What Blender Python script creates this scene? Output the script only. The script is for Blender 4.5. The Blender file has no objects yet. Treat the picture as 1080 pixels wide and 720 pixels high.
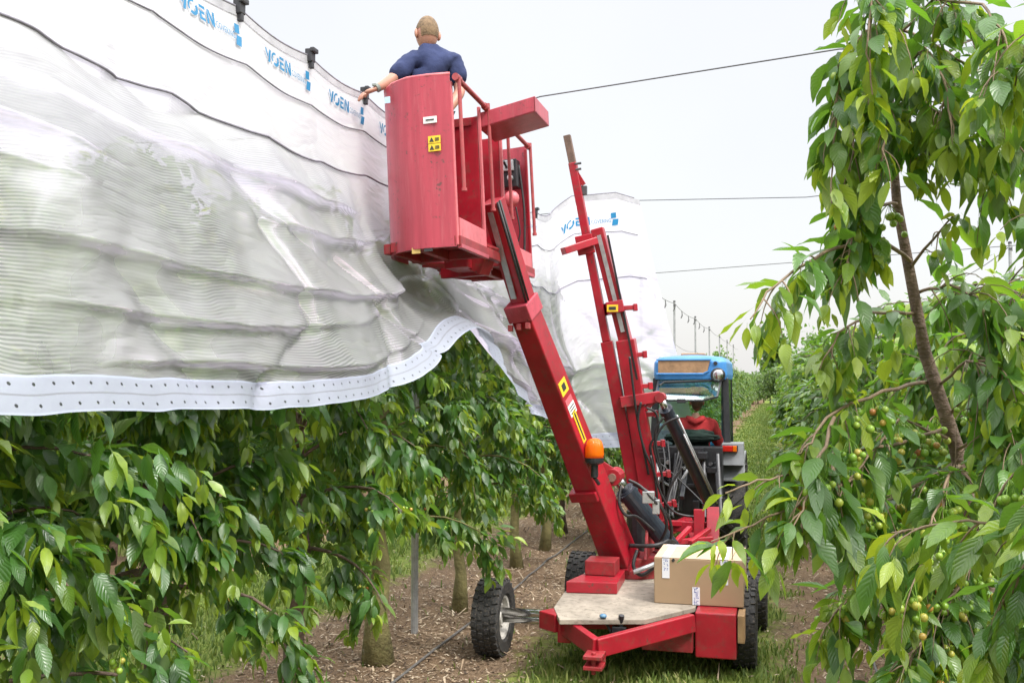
import bpy, math, random
import numpy as np
from mathutils import Vector, Matrix

random.seed(7)
sc = bpy.context.scene
COL = sc.collection
PI = math.pi

# ------------------------------------------------------------------ camera
TH = math.atan(285/1050.0)            # yaw of the lens to the left of the row direction (+Y)
CAMH = 2.2
PITCH = math.atan(42/1050.0)
CP = Vector((0, 0, CAMH))
FWD = Vector((-math.sin(TH)*math.cos(PITCH), math.cos(TH)*math.cos(PITCH), math.sin(PITCH)))
RGT = Vector((math.cos(TH), math.sin(TH), 0))
UPV = RGT.cross(FWD)
F = 1050.0
def ray(px, py): return FWD + RGT*((px-540)/F) - UPV*((py-360)/F)
def P(px, py, z): return CP + ray(px, py)*z
def PH(px, py, h):
    r = ray(px, py); return CP + r*((h-CAMH)/r.z)
def PV(px, py, v):
    r = ray(px, py); return CP + r*(v/r.x)
def PU(px, py, u):
    r = ray(px, py); return CP + r*(u/r.y)

cam = bpy.data.cameras.new('camera'); camo = bpy.data.objects.new('camera', cam); COL.objects.link(camo)
cam.sensor_width = 36; cam.lens = 35; cam.clip_end = 2000; cam.clip_start = 0.05
camo.location = CP
camo.rotation_euler = (PI/2+PITCH, 0, TH)
sc.camera = camo

# ------------------------------------------------------------------ scene graph helpers
def tag(o, label=None, cat=None, group=None, kind=None):
    if label: o['label'] = label
    if cat: o['category'] = cat
    if group: o['group'] = group
    if kind: o['kind'] = kind
    return o
def thing(name, label, cat, loc, group=None):
    o = bpy.data.objects.new(name, None); COL.objects.link(o)
    o.location = loc; o.empty_display_size = 0.2
    return tag(o, label, cat, group)
def origin(o):
    p = Vector((0, 0, 0))
    while o is not None:
        p += o.location; o = o.parent
    return p

class MB:
    def __init__(s): s.v = []; s.f = []
    def add(s, vs, fs):
        b = len(s.v); s.v += [tuple(v) for v in vs]; s.f += [tuple(i+b for i in f) for f in fs]; return s
    def box(s, c, size, R=None):
        c = Vector(c); x, y, z = [k/2 for k in size]
        vs = [Vector((i*x, j*y, k*z)) for i in (-1, 1) for j in (-1, 1) for k in (-1, 1)]
        if R is not None: vs = [R @ v for v in vs]
        return s.add([c+v for v in vs], [(0,1,3,2),(4,6,7,5),(0,4,5,1),(2,3,7,6),(0,2,6,4),(1,5,7,3)])
    def beam(s, p0, p1, w, h, up=(0, 0, 1), w1=None, h1=None):
        p0 = Vector(p0); p1 = Vector(p1); d = (p1-p0).normalized(); up = Vector(up)
        sd = d.cross(up)
        if sd.length < 1e-4: sd = d.cross(Vector((0, 1, 0)))
        sd.normalize(); u = sd.cross(d).normalized()
        w1 = w if w1 is None else w1; h1 = h if h1 is None else h1
        vs = []
        for p, a, b in ((p0, w, h), (p1, w1, h1)):
            vs += [p-sd*a/2-u*b/2, p+sd*a/2-u*b/2, p+sd*a/2+u*b/2, p-sd*a/2+u*b/2]
        return s.add(vs, [(3,2,1,0),(4,5,6,7),(0,1,5,4),(1,2,6,5),(2,3,7,6),(3,0,4,7)])
    def tube(s, pts, r, n=8, cap=True):
        pts = [Vector(p) for p in pts]; m = len(pts)
        if not hasattr(r, '__len__'): r = [r]*m
        ref = None; vs = []
        for i, p in enumerate(pts):
            d = (pts[min(i+1, m-1)]-pts[max(i-1, 0)])
            if d.length < 1e-9: d = Vector((0, 0, 1))
            d.normalize()
            if ref is None:
                a = d.orthogonal().normalized()
            else:
                a = (ref-d*ref.dot(d))
                a = a.normalized() if a.length > 1e-6 else d.orthogonal().normalized()
            ref = a; b = d.cross(a)
            vs += [p+(a*math.cos(2*PI*k/n)+b*math.sin(2*PI*k/n))*r[i] for k in range(n)]
        fs = [(i*n+k, i*n+(k+1) % n, (i+1)*n+(k+1) % n, (i+1)*n+k) for i in range(m-1) for k in range(n)]
        if cap: fs += [tuple(range(n))[::-1], tuple((m-1)*n+k for k in range(n))]
        return s.add(vs, fs)
    def lathe(s, c, axis, prof, n=24):
        c = Vector(c); ax = Vector(axis).normalized(); a = ax.orthogonal().normalized(); b = ax.cross(a)
        vs = [c+ax*t+(a*math.cos(2*PI*k/n)+b*math.sin(2*PI*k/n))*max(r, 1e-4) for r, t in prof for k in range(n)]
        m = len(prof)
        fs = [(i*n+k, i*n+(k+1) % n, (i+1)*n+(k+1) % n, (i+1)*n+k) for i in range(m-1) for k in range(n)]
        fs += [tuple(range(n))[::-1], tuple((m-1)*n+k for k in range(n))]
        return s.add(vs, fs)
    def prism(s, poly, t):
        poly = [Vector(p) for p in poly]; t = Vector(t); n = len(poly)
        return s.add(poly+[p+t for p in poly], [tuple(range(n))[::-1], tuple(range(n, 2*n))]+[(i, (i+1) % n, n+(i+1) % n, n+i) for i in range(n)])
    def sphere(s, c, r, n=8, sc3=(1, 1, 1), R=None):
        c = Vector(c); vs = []; m = max(4, n//2+1)
        for i in range(1, m):
            for k in range(n):
                a = PI*i/m; b = 2*PI*k/n
                v = Vector((math.sin(a)*math.cos(b)*sc3[0], math.sin(a)*math.sin(b)*sc3[1], math.cos(a)*sc3[2]))*r
                vs.append(c+(R @ v if R is not None else v))
        tp = Vector((0, 0, r*sc3[2])); 
        if R is not None: tp = R @ tp
        t = len(vs); vs += [c+tp, c-tp]
        fs = [(i*n+k, (i+1)*n+k, (i+1)*n+(k+1) % n, i*n+(k+1) % n) for i in range(m-2) for k in range(n)]
        fs += [(t, k, (k+1) % n) for k in range(n)]+[(t+1, (m-2)*n+(k+1) % n, (m-2)*n+k) for k in range(n)]
        return s.add(vs, fs)
    def build(s, name, mat, parent=None, bevel=0, smooth=False, loc=None):
        me = bpy.data.meshes.new(name)
        o = bpy.data.objects.new(name, me); COL.objects.link(o)
        if parent is not None: o.parent = parent
        if loc is not None: o.location = loc
        og = origin(o)
        me.from_pydata([tuple(Vector(v)-og) for v in s.v], [], s.f)
        me.materials.append(mat); me.validate(); me.update()
        if smooth: me.polygons.foreach_set('use_smooth', [True]*len(me.polygons))
        if bevel:
            m = o.modifiers.new('bevel', 'BEVEL'); m.width = bevel; m.segments = 2; m.limit_method = 'ANGLE'; m.angle_limit = 0.6
            m.harden_normals = False
        return o

# ------------------------------------------------------------------ noise
def _h(i, j, seed):
    n = (i.astype(np.int64)*374761393+j.astype(np.int64)*668265263+seed*974634541) & 0x7fffffff
    n = ((n ^ (n >> 13))*1274126177) & 0x7fffffff
    n = (n ^ (n >> 16)) & 0xffff
    return n/65535.0
def vnoise(x, y, seed=0):
    x = np.asarray(x, float); y = np.asarray(y, float)
    i = np.floor(x); j = np.floor(y); fx = x-i; fy = y-j
    fx = fx*fx*(3-2*fx); fy = fy*fy*(3-2*fy)
    a = _h(i, j, seed); b = _h(i+1, j, seed); c = _h(i, j+1, seed); d = _h(i+1, j+1, seed)
    return (a*(1-fx)+b*fx)*(1-fy)+(c*(1-fx)+d*fx)*fy-0.5
def fbm(x, y, seed=0, o=3):
    r = 0; a = 1.0
    for k in range(o):
        r = r+a*vnoise(np.asarray(x)*2**k, np.asarray(y)*2**k, seed+k*17); a *= .5
    return r

# ------------------------------------------------------------------ materials
def newmat(name):
    m = bpy.data.materials.new(name); m.use_nodes = True; nt = m.node_tree
    for n in list(nt.nodes): nt.nodes.remove(n)
    out = nt.nodes.new('ShaderNodeOutputMaterial')
    return m, nt, out
class NT:
    def __init__(s, nt): s.nt = nt
    def n(s, t, **kw):
        nd = s.nt.nodes.new(t)
        for k, v in kw.items():
            if k.startswith('i_'):
                key = k[2:]; nd.inputs[int(key) if key.isdigit() else key.replace('_', ' ')].default_value = v
            else: setattr(nd, k, v)
        return nd
    def l(s, a, b): s.nt.links.new(a, b)
    def math(s, op, a, b=None, c=None):
        nd = s.nt.nodes.new('ShaderNodeMath'); nd.operation = op
        for i, x in enumerate((a, b, c)):
            if x is None: continue
            if isinstance(x, (int, float)): nd.inputs[i].default_value = x
            else: s.l(x, nd.inputs[i])
        return nd.outputs[0]
    def mix(s, fac, a, b, bt='MIX'):
        nd = s.nt.nodes.new('ShaderNodeMix'); nd.data_type = 'RGBA'; nd.blend_type = bt
        for k, x in ((0, fac), (6, a), (7, b)):
            if isinstance(x, (int, float)): nd.inputs[k].default_value = x
            elif isinstance(x, (tuple, list)): nd.inputs[k].default_value = (*x[:3], 1)
            else: s.l(x, nd.inputs[k])
        return nd.outputs[2]
    def ramp(s, fac, stops):
        nd = s.nt.nodes.new('ShaderNodeValToRGB'); cr = nd.color_ramp
        while len(cr.elements) < len(stops): cr.elements.new(0.5)
        for e, (p, c) in zip(cr.elements, stops):
            e.position = p; e.color = (*c, 1) if len(c) == 3 else c
        s.l(fac, nd.inputs[0]); return nd.outputs[0]
    def noise(s, vec, scale, detail=4, rough=.55):
        nd = s.nt.nodes.new('ShaderNodeTexNoise'); nd.inputs['Scale'].default_value = scale
        nd.inputs['Detail'].default_value = detail; nd.inputs['Roughness'].default_value = rough
        if vec is not None: s.l(vec, nd.inputs['Vector'])
        return nd.outputs['Fac']
def surf(name, c, rough=.5, var=.18, scale=6, metal=0, bump=.05, bscale=60, dirt=None, dirt_amt=.35, stretch=(1, 1, 1), spec=.5, chips=None):
    m, nt, out = newmat(name); N = NT(nt)
    tc = N.n('ShaderNodeTexCoord'); mp = N.n('ShaderNodeMapping'); mp.inputs['Scale'].default_value = stretch
    N.l(tc.outputs['Object'], mp.inputs[0]); v = mp.outputs[0]
    n1 = N.noise(v, scale, 5, .6)
    lo = tuple(x*(1-var) for x in c); hi = tuple(min(1, x*(1+var)) for x in c)
    col = N.ramp(n1, [(.3, lo), (.7, hi)])
    n2 = N.noise(v, scale*4.3, 6, .7)
    if dirt:
        d = N.ramp(n2, [(.52, (0, 0, 0)), (.72, (dirt_amt,)*3)])
        col = N.mix(d, col, dirt)
    if chips:
        n3 = N.noise(tc.outputs['Object'], 38, 3, .6); n4 = N.noise(tc.outputs['Object'], 4.5, 3, .6)
        k = N.math('MULTIPLY', N.ramp(n3, [(.60, (0, 0, 0)), (.66, (1, 1, 1))]), N.ramp(n4, [(.45, (0, 0, 0)), (.62, (1, 1, 1))]))
        col = N.mix(k, col, chips)
        mp2 = N.n('ShaderNodeMapping'); mp2.inputs['Scale'].default_value = (14, 14, 1.2); N.l(tc.outputs['Object'], mp2.inputs[0])
        n5 = N.noise(mp2.outputs[0], 1.0, 4, .6)
        col = N.mix(N.ramp(n5, [(.58, (0, 0, 0)), (.75, (.28,)*3)]), col, tuple(x*.45+.02 for x in c))
    b = N.n('ShaderNodeBsdfPrincipled'); N.l(col, b.inputs['Base Color'])
    r = N.math('MULTIPLY_ADD', n2, .35, rough-.17); N.l(r, b.inputs['Roughness'])
    b.inputs['Metallic'].default_value = metal
    b.inputs['Specular IOR Level'].default_value = spec
    if bump:
        nb = N.noise(v, bscale, 4, .6); bp = N.n('ShaderNodeBump'); bp.inputs['Strength'].default_value = bump; bp.inputs['Distance'].default_value = .02
        N.l(nb, bp.inputs['Height']); N.l(bp.outputs[0], b.inputs['Normal'])
    N.l(b.outputs[0], out.inputs[0])
    return m

RED = surf('red_paint', (.32, .010, .022), .34, .24, 3, bump=.05, bscale=25, dirt=(.16, .06, .045), dirt_amt=.6, chips=(.09, .05, .04))
RED_FADED_SHEEN = surf('faded_sheen_red_paint', (.40, .05, .074), .33, .2, 2.2, bump=.03, bscale=14, dirt=(.5, .16, .17), dirt_amt=.30, stretch=(5, 5, .35), chips=(.14, .05, .05))  # paler by fading and by sheen mixed into the colour
RED_PALE = surf('pale_red_paint', (.56, .13, .15), .45, .15, 5, bump=.03, dirt=(.3, .06, .07), dirt_amt=.4)
RED_DARK = surf('dirty_red_paint', (.26, .016, .022), .5, .3, 6, bump=.08, dirt=(.14, .09, .06), dirt_amt=.75, chips=(.05, .04, .035))
RED_RAIL = surf('worn_red_rail', (.33, .05, .055), .45, .25, 12, bump=.05, dirt=(.2, .12, .1), dirt_amt=.6)
RUST = surf('rusty_steel', (.16, .1, .075), .65, .35, 9, bump=.2)
STEEL = surf('galvanised_steel', (.42, .43, .44), .42, .2, 20, metal=.6, bump=.04)
DSTEEL = surf('dark_steel', (.08, .08, .085), .45, .3, 12, metal=.4, bump=.08)
CHROME = surf('chrome_rod', (.6, .6, .6), .2, .05, 5, metal=1, bump=0)
BLACK = surf('black_paint', (.018, .019, .022), .36, .3, 8, bump=.03, dirt=(.09, .085, .075), dirt_amt=.25)
CYL = surf('blue_black_paint', (.022, .028, .04), .33, .25, 8, bump=.03, dirt=(.1, .09, .08), dirt_amt=.2)
RUBBER = surf('black_rubber', (.022, .022, .022), .75, .35, 14, bump=.2, bscale=80, dirt=(.17, .135, .1), dirt_amt=.8)
RIM = surf('dusty_white_rim', (.52, .5, .46), .5, .2, 9, bump=.06, dirt=(.2, .15, .1), dirt_amt=.5)
BLUEP = surf('blue_paint', (.045, .2, .48), .32, .12, 5, bump=.02, dirt=(.2, .3, .45), dirt_amt=.3)
GREYP = surf('grey_plastic', (.2, .21, .22), .45, .15, 8, bump=.03, dirt=(.3, .27, .22), dirt_amt=.3)
BROWNP = surf('brown_roof_hatch', (.27, .16, .085), .4, .25, 14, bump=.15, bscale=35)
BLACKP = surf('black_plastic', (.03, .03, .035), .4, .2, 8, bump=.03)
PLY = surf('weathered_deck_sheet', (.30, .26, .21), .75, .3, 5, bump=.2, bscale=40, dirt=(.1, .08, .06), dirt_amt=.85)
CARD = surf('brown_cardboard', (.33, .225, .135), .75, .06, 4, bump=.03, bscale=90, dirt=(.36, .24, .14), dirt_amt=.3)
CARD_LIT = surf('lit_top_cardboard', (.5, .37, .25), .75, .06, 4, bump=.03, bscale=90)  # same carton board, light falling on the top put into its colour
WTAPE = surf('white_tape', (.72, .73, .78), .35, .04, 8, bump=.02)
BLUEINK = surf('blue_ink', (.05, .08, .35), .5, .2, 30, bump=0)
YELLOW = surf('yellow_sticker', (.75, .52, .03), .4, .06, 9, bump=0)
WHITE = surf('white_sticker', (.72, .71, .69), .4, .08, 9, bump=0)
LBLUE = surf('pale_blue_sticker', (.45, .6, .72), .4, .08, 9, bump=0)
INK = surf('black_ink', (.03, .03, .03), .5, .1, 9, bump=0)
DENIM = surf('navy_shirt_cloth', (.032, .043, .105), .85, .16, 9, bump=.35, bscale=22, spec=.2)
TROUSER = surf('dark_work_trousers', (.03, .035, .05), .85, .2, 9, bump=.3, bscale=30, spec=.2)
REDCLOTH = surf('red_hoodie_cloth', (.5, .045, .05), .9, .15, 9, bump=.4, bscale=25, spec=.15)
BLKCLOTH = surf('dark_green_cloth', (.02, .032, .028), .9, .3, 9, bump=.4, bscale=25, spec=.15)
SKIN = surf('skin', (.47, .235, .17), .5, .1, 20, bump=.04)
HAIRB = surf('cropped_blond_hair', (.19, .125, .07), .8, .45, 40, bump=.5, bscale=160)
HAIRD = surf('brown_hair', (.12, .065, .035), .65, .35, 40, bump=.5, bscale=90)
GLOVE = surf('grey_glove', (.2, .22, .2), .8, .2, 20, bump=.1)
HOSE = surf('black_hose', (.02, .02, .022), .5, .25, 20, bump=.02, dirt=(.15, .13, .11), dirt_amt=.4)
PIPE = surf('dusty_irrigation_pipe', (.1, .095, .09), .6, .3, 5, bump=.02, dirt=(.25, .22, .18), dirt_amt=.6)
WIRE = surf('dark_wire', (.11, .11, .115), .5, .1, 9, metal=.4, bump=0)
BLUE_LOGO = surf('blue_print', (.0, .17, .36), .4, .08, 12, bump=0)
CORD = surf('grey_seam_cord', (.2, .19, .23), .8, .25, 15, bump=.1)
BARK = surf('cherry_bark', (.14, .095, .07), .8, .4, 14, bump=.8, bscale=30, dirt=(.2, .16, .12), dirt_amt=.6, stretch=(1, 1, 1.9))
MOSS = surf('mossy_bark', (.17, .15, .06), .85, .4, 10, bump=.7, bscale=30, dirt=(.13, .16, .05), dirt_amt=.6)
TWIG = surf('twig_bark', (.2, .14, .09), .7, .3, 14, bump=.3, bscale=60)
CHERRY = None

def glass(name, tint=(.7, .84, .79)):
    m, nt, out = newmat(name); N = NT(nt)
    t = N.n('ShaderNodeBsdfTransparent'); t.inputs[0].default_value = (*tint, 1)
    g = N.n('ShaderNodeBsdfGlossy'); g.inputs['Roughness'].default_value = .05
    g.inputs[0].default_value = (.9, 1, .98, 1)
    fr = N.n('ShaderNodeFresnel'); fr.inputs[0].default_value = 1.6
    f2 = N.math('MULTIPLY_ADD', fr.outputs[0], .35, .05)
    mx = N.n('ShaderNodeMixShader'); N.l(f2, mx.inputs[0]); N.l(t.outputs[0], mx.inputs[1]); N.l(g.outputs[0], mx.inputs[2])
    N.l(mx.outputs[0], out.inputs[0]); return m
GLASS = glass('window_glass')
def amber(name, c):
    m, nt, out = newmat(name); N = NT(nt)
    b = N.n('ShaderNodeBsdfPrincipled'); b.inputs['Base Color'].default_value = (*c, 1); b.inputs['Roughness'].default_value = .18
    t = N.n('ShaderNodeBsdfTranslucent'); t.inputs[0].default_value = (*c, 1)
    w = N.n('ShaderNodeTexWave'); w.inputs['Scale'].default_value = 30; w.inputs['Distortion'].default_value = 2
    bp = N.n('ShaderNodeBump'); bp.inputs['Strength'].default_value = .4; N.l(w.outputs['Fac'], bp.inputs['Height']); N.l(bp.outputs[0], b.inputs['Normal'])
    mx = N.n('ShaderNodeMixShader'); mx.inputs[0].default_value = .45; N.l(b.outputs[0], mx.inputs[1]); N.l(t.outputs[0], mx.inputs[2])
    N.l(mx.outputs[0], out.inputs[0]); return m
AMBER = amber('amber_plastic', (.95, .24, .01)); REDLENS = amber('red_lens', (.75, .03, .02))

def leafmat(name, dark, mid, young, trans=.36, back=(.13, .2, .075)):
    m, nt, out = newmat(name); N = NT(nt)
    a = N.n('ShaderNodeAttribute'); a.attribute_name = 'rnd'
    y = N.n('ShaderNodeAttribute'); y.attribute_name = 'young'
    uv = N.n('ShaderNodeUVMap'); sp = N.n('ShaderNodeSeparateXYZ'); N.l(uv.outputs[0], sp.inputs[0])
    au = N.math('ABSOLUTE', sp.outputs[0])
    ph = N.math('MULTIPLY_ADD', sp.outputs[1], 9.0, N.math('MULTIPLY', au, -2.6))
    vein = N.math('PINGPONG', ph, .5)                      # 0 on a side vein
    veinl = N.math('SUBTRACT', 1.0, N.math('MINIMUM', N.math('MULTIPLY', vein, 7.0), 1.0))
    midr = N.math('SUBTRACT', 1.0, N.math('MINIMUM', N.math('MULTIPLY', au, 14.0), 1.0))
    vm = N.math('MAXIMUM', N.math('MULTIPLY', veinl, .45), midr)
    base = N.ramp(a.outputs['Fac'], [(0, dark), (.45, mid), (1, tuple(x*1.5 for x in mid))])
    base = N.mix(y.outputs['Fac'], base, young)
    tco = N.n('ShaderNodeTexCoord'); sptn = N.noise(tco.outputs['Object'], 34, 4, .65)
    base = N.mix(N.ramp(sptn, [(.32, (.45,)*3), (.5, (0, 0, 0))]), base, tuple(x*.5 for x in mid))
    base = N.mix(N.ramp(sptn, [(.68, (0, 0, 0)), (.78, (.6,)*3)]), base, (.22, .2, .05))
    geo = N.n('ShaderNodeNewGeometry')
    bk = N.mix(y.outputs['Fac'], back, tuple(x*1.1 for x in young))
    base = N.mix(geo.outputs['Backfacing'], base, bk)
    base = N.mix(N.math('MULTIPLY', vm, .26), base, tuple(x*1.6+.03 for x in mid))
    b = N.n('ShaderNodeBsdfPrincipled'); N.l(base, b.inputs['Base Color']); b.inputs['Roughness'].default_value = .33
    b.inputs['Specular IOR Level'].default_value = .85
    bp = N.n('ShaderNodeBump'); bp.inputs['Strength'].default_value = .3; bp.inputs['Distance'].default_value = .004
    N.l(N.math('MINIMUM', N.math('MULTIPLY', vein, 2.0), .8), bp.inputs['Height']); N.l(bp.outputs[0], b.inputs['Normal'])
    t = N.n('ShaderNodeBsdfTranslucent')
    tcol = N.mix(y.outputs['Fac'], (.15, .33, .02), (.5, .58, .03)); N.l(tcol, t.inputs[0])
    mx = N.n('ShaderNodeMixShader'); mx.inputs[0].default_value = trans
    N.l(b.outputs[0], mx.inputs[1]); N.l(t.outputs[0], mx.inputs[2]); N.l(mx.outputs[0], out.inputs[0])
    return m
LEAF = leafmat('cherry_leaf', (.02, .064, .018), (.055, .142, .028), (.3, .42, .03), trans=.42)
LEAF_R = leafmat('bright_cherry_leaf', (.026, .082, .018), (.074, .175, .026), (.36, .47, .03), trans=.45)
LEAF_FAR = leafmat('orchard_leaf', (.05, .1, .03), (.085, .16, .04), (.2, .3, .05), trans=.4)

def fruitmat():
    m, nt, out = newmat('unripe_cherry'); N = NT(nt)
    a = N.n('ShaderNodeAttribute'); a.attribute_name = 'rnd'
    c = N.ramp(a.outputs['Fac'], [(0, (.16, .3, .03)), (.7, (.26, .38, .05)), (.93, (.42, .36, .07)), (1, (.45, .14, .05))])
    b = N.n('ShaderNodeBsdfPrincipled'); N.l(c, b.inputs['Base Color']); b.inputs['Roughness'].default_value = .25
    N.l(b.outputs[0], out.inputs[0]); return m
CHERRY = fruitmat()

def filmmat():
    m, nt, out = newmat('woven_plastic_film'); N = NT(nt)
    uv = N.n('ShaderNodeUVMap'); sp = N.n('ShaderNodeSeparateXYZ'); N.l(uv.outputs[0], sp.inputs[0])   # metres along, metres down
    wob = N.noise(uv.outputs[0], 1.7, 3, .5)
    st = N.math('SINE', N.math('MULTIPLY', N.math('MULTIPLY_ADD', wob, .10, sp.outputs[1]), 2*PI/.014))
    st = N.math('MULTIPLY_ADD', st, .5, .5)
    patch = N.noise(uv.outputs[0], .9, 3, .55)                       # weave is tighter in places
    pm = N.n('ShaderNodeMapRange'); N.l(patch, pm.inputs[0]); pm.inputs[1].default_value = .4; pm.inputs[2].default_value = .62
    mp = N.n('ShaderNodeMapping'); mp.inputs['Scale'].default_value = (.9, 3.2, 1); mp.inputs['Rotation'].default_value = (0, 0, .2); N.l(uv.outputs[0], mp.inputs[0])
    n2 = N.noise(mp.outputs[0], 1.5, 3, .5)
    rid = N.math('ABSOLUTE', N.math('SUBTRACT', n2, .5))
    bp = N.n('ShaderNodeBump'); bp.inputs['Strength'].default_value = .6; bp.inputs['Distance'].default_value = .06
    hgt = N.math('ADD', N.math('MULTIPLY', rid, -2.0), N.math('MULTIPLY', st, .012)); N.l(hgt, bp.inputs['Height'])
    dn = N.n('ShaderNodeMapRange'); dn.interpolation_type = 'SMOOTHSTEP'; N.l(N.math('MULTIPLY_ADD', patch, .9, N.math('ADD', sp.outputs[1], -.45)), dn.inputs[0]); dn.inputs[1].default_value = .45; dn.inputs[2].default_value = 1.25   # more see-through towards the bottom
    d = N.n('ShaderNodeBsdfPrincipled'); d.inputs['Base Color'].default_value = (.92, .925, .95, 1); d.inputs['Roughness'].default_value = .3; N.l(bp.outputs[0], d.inputs['Normal'])
    t = N.n('ShaderNodeBsdfTranslucent'); t.inputs[0].default_value = (.94, .90, 1, 1); N.l(bp.outputs[0], t.inputs['Normal'])
    r = N.n('ShaderNodeBsdfRefraction'); r.inputs['Color'].default_value = (.97, .885, 1, 1); r.inputs['Roughness'].default_value = .28; r.inputs['IOR'].default_value = 1.18
    tr = N.n('ShaderNodeBsdfTransparent'); tr.inputs[0].default_value = (.95, .875, 1, 1)
    m0 = N.n('ShaderNodeMixShader'); m0.inputs[0].default_value = .50; N.l(d.outputs[0], m0.inputs[1]); N.l(t.outputs[0], m0.inputs[2])
    m1 = N.n('ShaderNodeMixShader'); N.l(N.math('MULTIPLY_ADD', dn.outputs[0], .34, .18), m1.inputs[0]); N.l(m0.outputs[0], m1.inputs[1]); N.l(r.outputs[0], m1.inputs[2])
    f = N.math('MULTIPLY_ADD', N.math('MULTIPLY', st, pm.outputs[0]), N.math('MULTIPLY_ADD', dn.outputs[0], .42, .05), .05)
    m2 = N.n('ShaderNodeMixShader'); N.l(f, m2.inputs[0]); N.l(m1.outputs[0], m2.inputs[1]); N.l(tr.outputs[0], m2.inputs[2])
    N.l(m2.outputs[0], out.inputs[0]); return m
FILM = filmmat()
def hemmat():
    m, nt, out = newmat('white_hem_band'); N = NT(nt)
    d = N.n('ShaderNodeBsdfPrincipled'); d.inputs['Base Color'].default_value = (.78, .8, .85, 1); d.inputs['Roughness'].default_value = .45
    tc = N.n('ShaderNodeTexCoord'); n = N.noise(tc.outputs['Object'], 5, 4); bp = N.n('ShaderNodeBump'); bp.inputs['Strength'].default_value = .3; bp.inputs['Distance'].default_value = .03
    N.l(n, bp.inputs['Height']); N.l(bp.outputs[0], d.inputs['Normal'])
    t = N.n('ShaderNodeBsdfTranslucent'); t.inputs[0].default_value = (.56, .6, .73, 1)
    mx = N.n('ShaderNodeMixShader'); mx.inputs[0].default_value = .4; N.l(d.outputs[0], mx.inputs[1]); N.l(t.outputs[0], mx.inputs[2])
    N.l(mx.outputs[0], out.inputs[0]); return m
HEM = hemmat()

# ------------------------------------------------------------------ orchard layout
VL, VR = -3.05, 1.05            # nearest left and right tree rows
SP = VR-VL                      # row spacing
def groundmat():
    m, nt, out = newmat('orchard_floor'); N = NT(nt)
    tc = N.n('ShaderNodeTexCoord'); v = tc.outputs['Object']
    sp = N.n('ShaderNodeSeparateXYZ'); N.l(v, sp.inputs[0])
    # distance to the nearest tree row
    k = N.math('FRACT', N.math('ADD', N.math('DIVIDE', N.math('SUBTRACT', sp.outputs[0], VL), SP), 100.5))
    dist = N.math('MULTIPLY', N.math('ABSOLUTE', N.math('SUBTRACT', k, .5)), SP)
    n1 = N.noise(v, 1.6, 5, .65); n2 = N.noise(v, 9, 6, .7); n3 = N.noise(v, 55, 4, .7)
    g = N.math('ADD', dist, N.math('MULTIPLY', N.math('SUBTRACT', n1, .5), 1.0))
    g = N.math('ADD', g, N.math('MULTIPLY', N.math('SUBTRACT', n2, .5), .8))
    gf = N.ramp(g, [(.95, (0, 0, 0)), (1.0, (1, 1, 1))])
    gf = N.n('ShaderNodeMapRange'); N.l(g, gf.inputs[0]); gf.inputs[1].default_value = .95; gf.inputs[2].default_value = 1.3
    soil = N.ramp(n3, [(.25, (.075, .05, .032)), (.5, (.2, .14, .09)), (.72, (.34, .26, .18))])
    soil2 = N.mix(N.ramp(n1, [(.35, (0, 0, 0)), (.65, (1, 1, 1))]), soil, (.19, .115, .066), 'MIX')
    soil = N.mix(.45, soil, soil2)
    grass = N.ramp(n2, [(.3, (.10, .155, .03)), (.55, (.18, .235, .05)), (.75, (.29, .28, .09))])
    c = N.mix(gf.outputs[0], soil, grass)
    b = N.n('ShaderNodeBsdfPrincipled'); N.l(c, b.inputs['Base Color']); b.inputs['Roughness'].default_value = .95; b.inputs['Specular IOR Level'].default_value = .1
    bp = N.n('ShaderNodeBump'); bp.inputs['Strength'].default_value = .9; bp.inputs['Distance'].default_value = .03
    N.l(N.math('ADD', n3, N.math('MULTIPLY', n2, .8)), bp.inputs['Height']); N.l(bp.outputs[0], b.inputs['Normal'])
    N.l(b.outputs[0], out.inputs[0]); return m
GROUND = groundmat()
xs = np.concatenate([[-400, -200, -100, -50, -25], np.arange(-14, 12.01, .25), [25, 50, 100, 200, 400]])
ys = np.concatenate([[-60, -20], np.arange(-4, 26, .25), [30, 40, 60, 100, 200, 400, 700]])
def gh(x, y):
    return fbm(np.asarray(x)*1.1, np.asarray(y)*1.1, 5)*.022*(np.abs(x) < 13)*(np.asarray(y) < 25)
X, Y = np.meshgrid(xs, ys); Z = gh(X, Y)
nx, ny = len(xs), len(ys)
mb = MB(); mb.v = [tuple(p) for p in np.stack([X, Y, Z], -1).reshape(-1, 3)]
mb.f = [(j*nx+i, j*nx+i+1, (j+1)*nx+i+1, (j+1)*nx+i) for j in range(ny-1) for i in range(nx-1)]
tag(mb.build('ground', GROUND, smooth=True), kind='structure')
# ------------------------------------------------------------------ cover shape (needed early: crowns stay behind it)
TOPV = -2.9
def _ip(x, xp, yp): return np.interp(x, xp, yp)
def _sm(x, xp, yp):
    # smoothed piecewise-linear
    return sum(_ip(x+d, xp, yp) for d in (-.3, -.15, 0, .15, .3))/5
S_BEND = 12.5; S_END = 13.95
def c_top(s):
    t = _ip(s, [0, 9, 11.5, 12.55, 13.0, 13.6, 13.95], [4.27, 4.27, 4.24, 4.36, 4.66, 4.72, 4.62])
    return t-np.where(s < S_BEND, .035*np.abs(np.sin(PI*(s-4.86)/.86)), 0)
def c_hem(s): return _sm(s, [0, 3, 4.2, 5.2, 5.9, 6.45, 6.85, 7.2, 7.7, 8.2, 9.0, 11.5, 12.4, 14.3], [2.10, 2.10, 2.07, 2.12, 2.25, 2.47, 2.60, 2.62, 2.52, 2.36, 2.12, 1.55, 1.3, 1.42])
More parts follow.
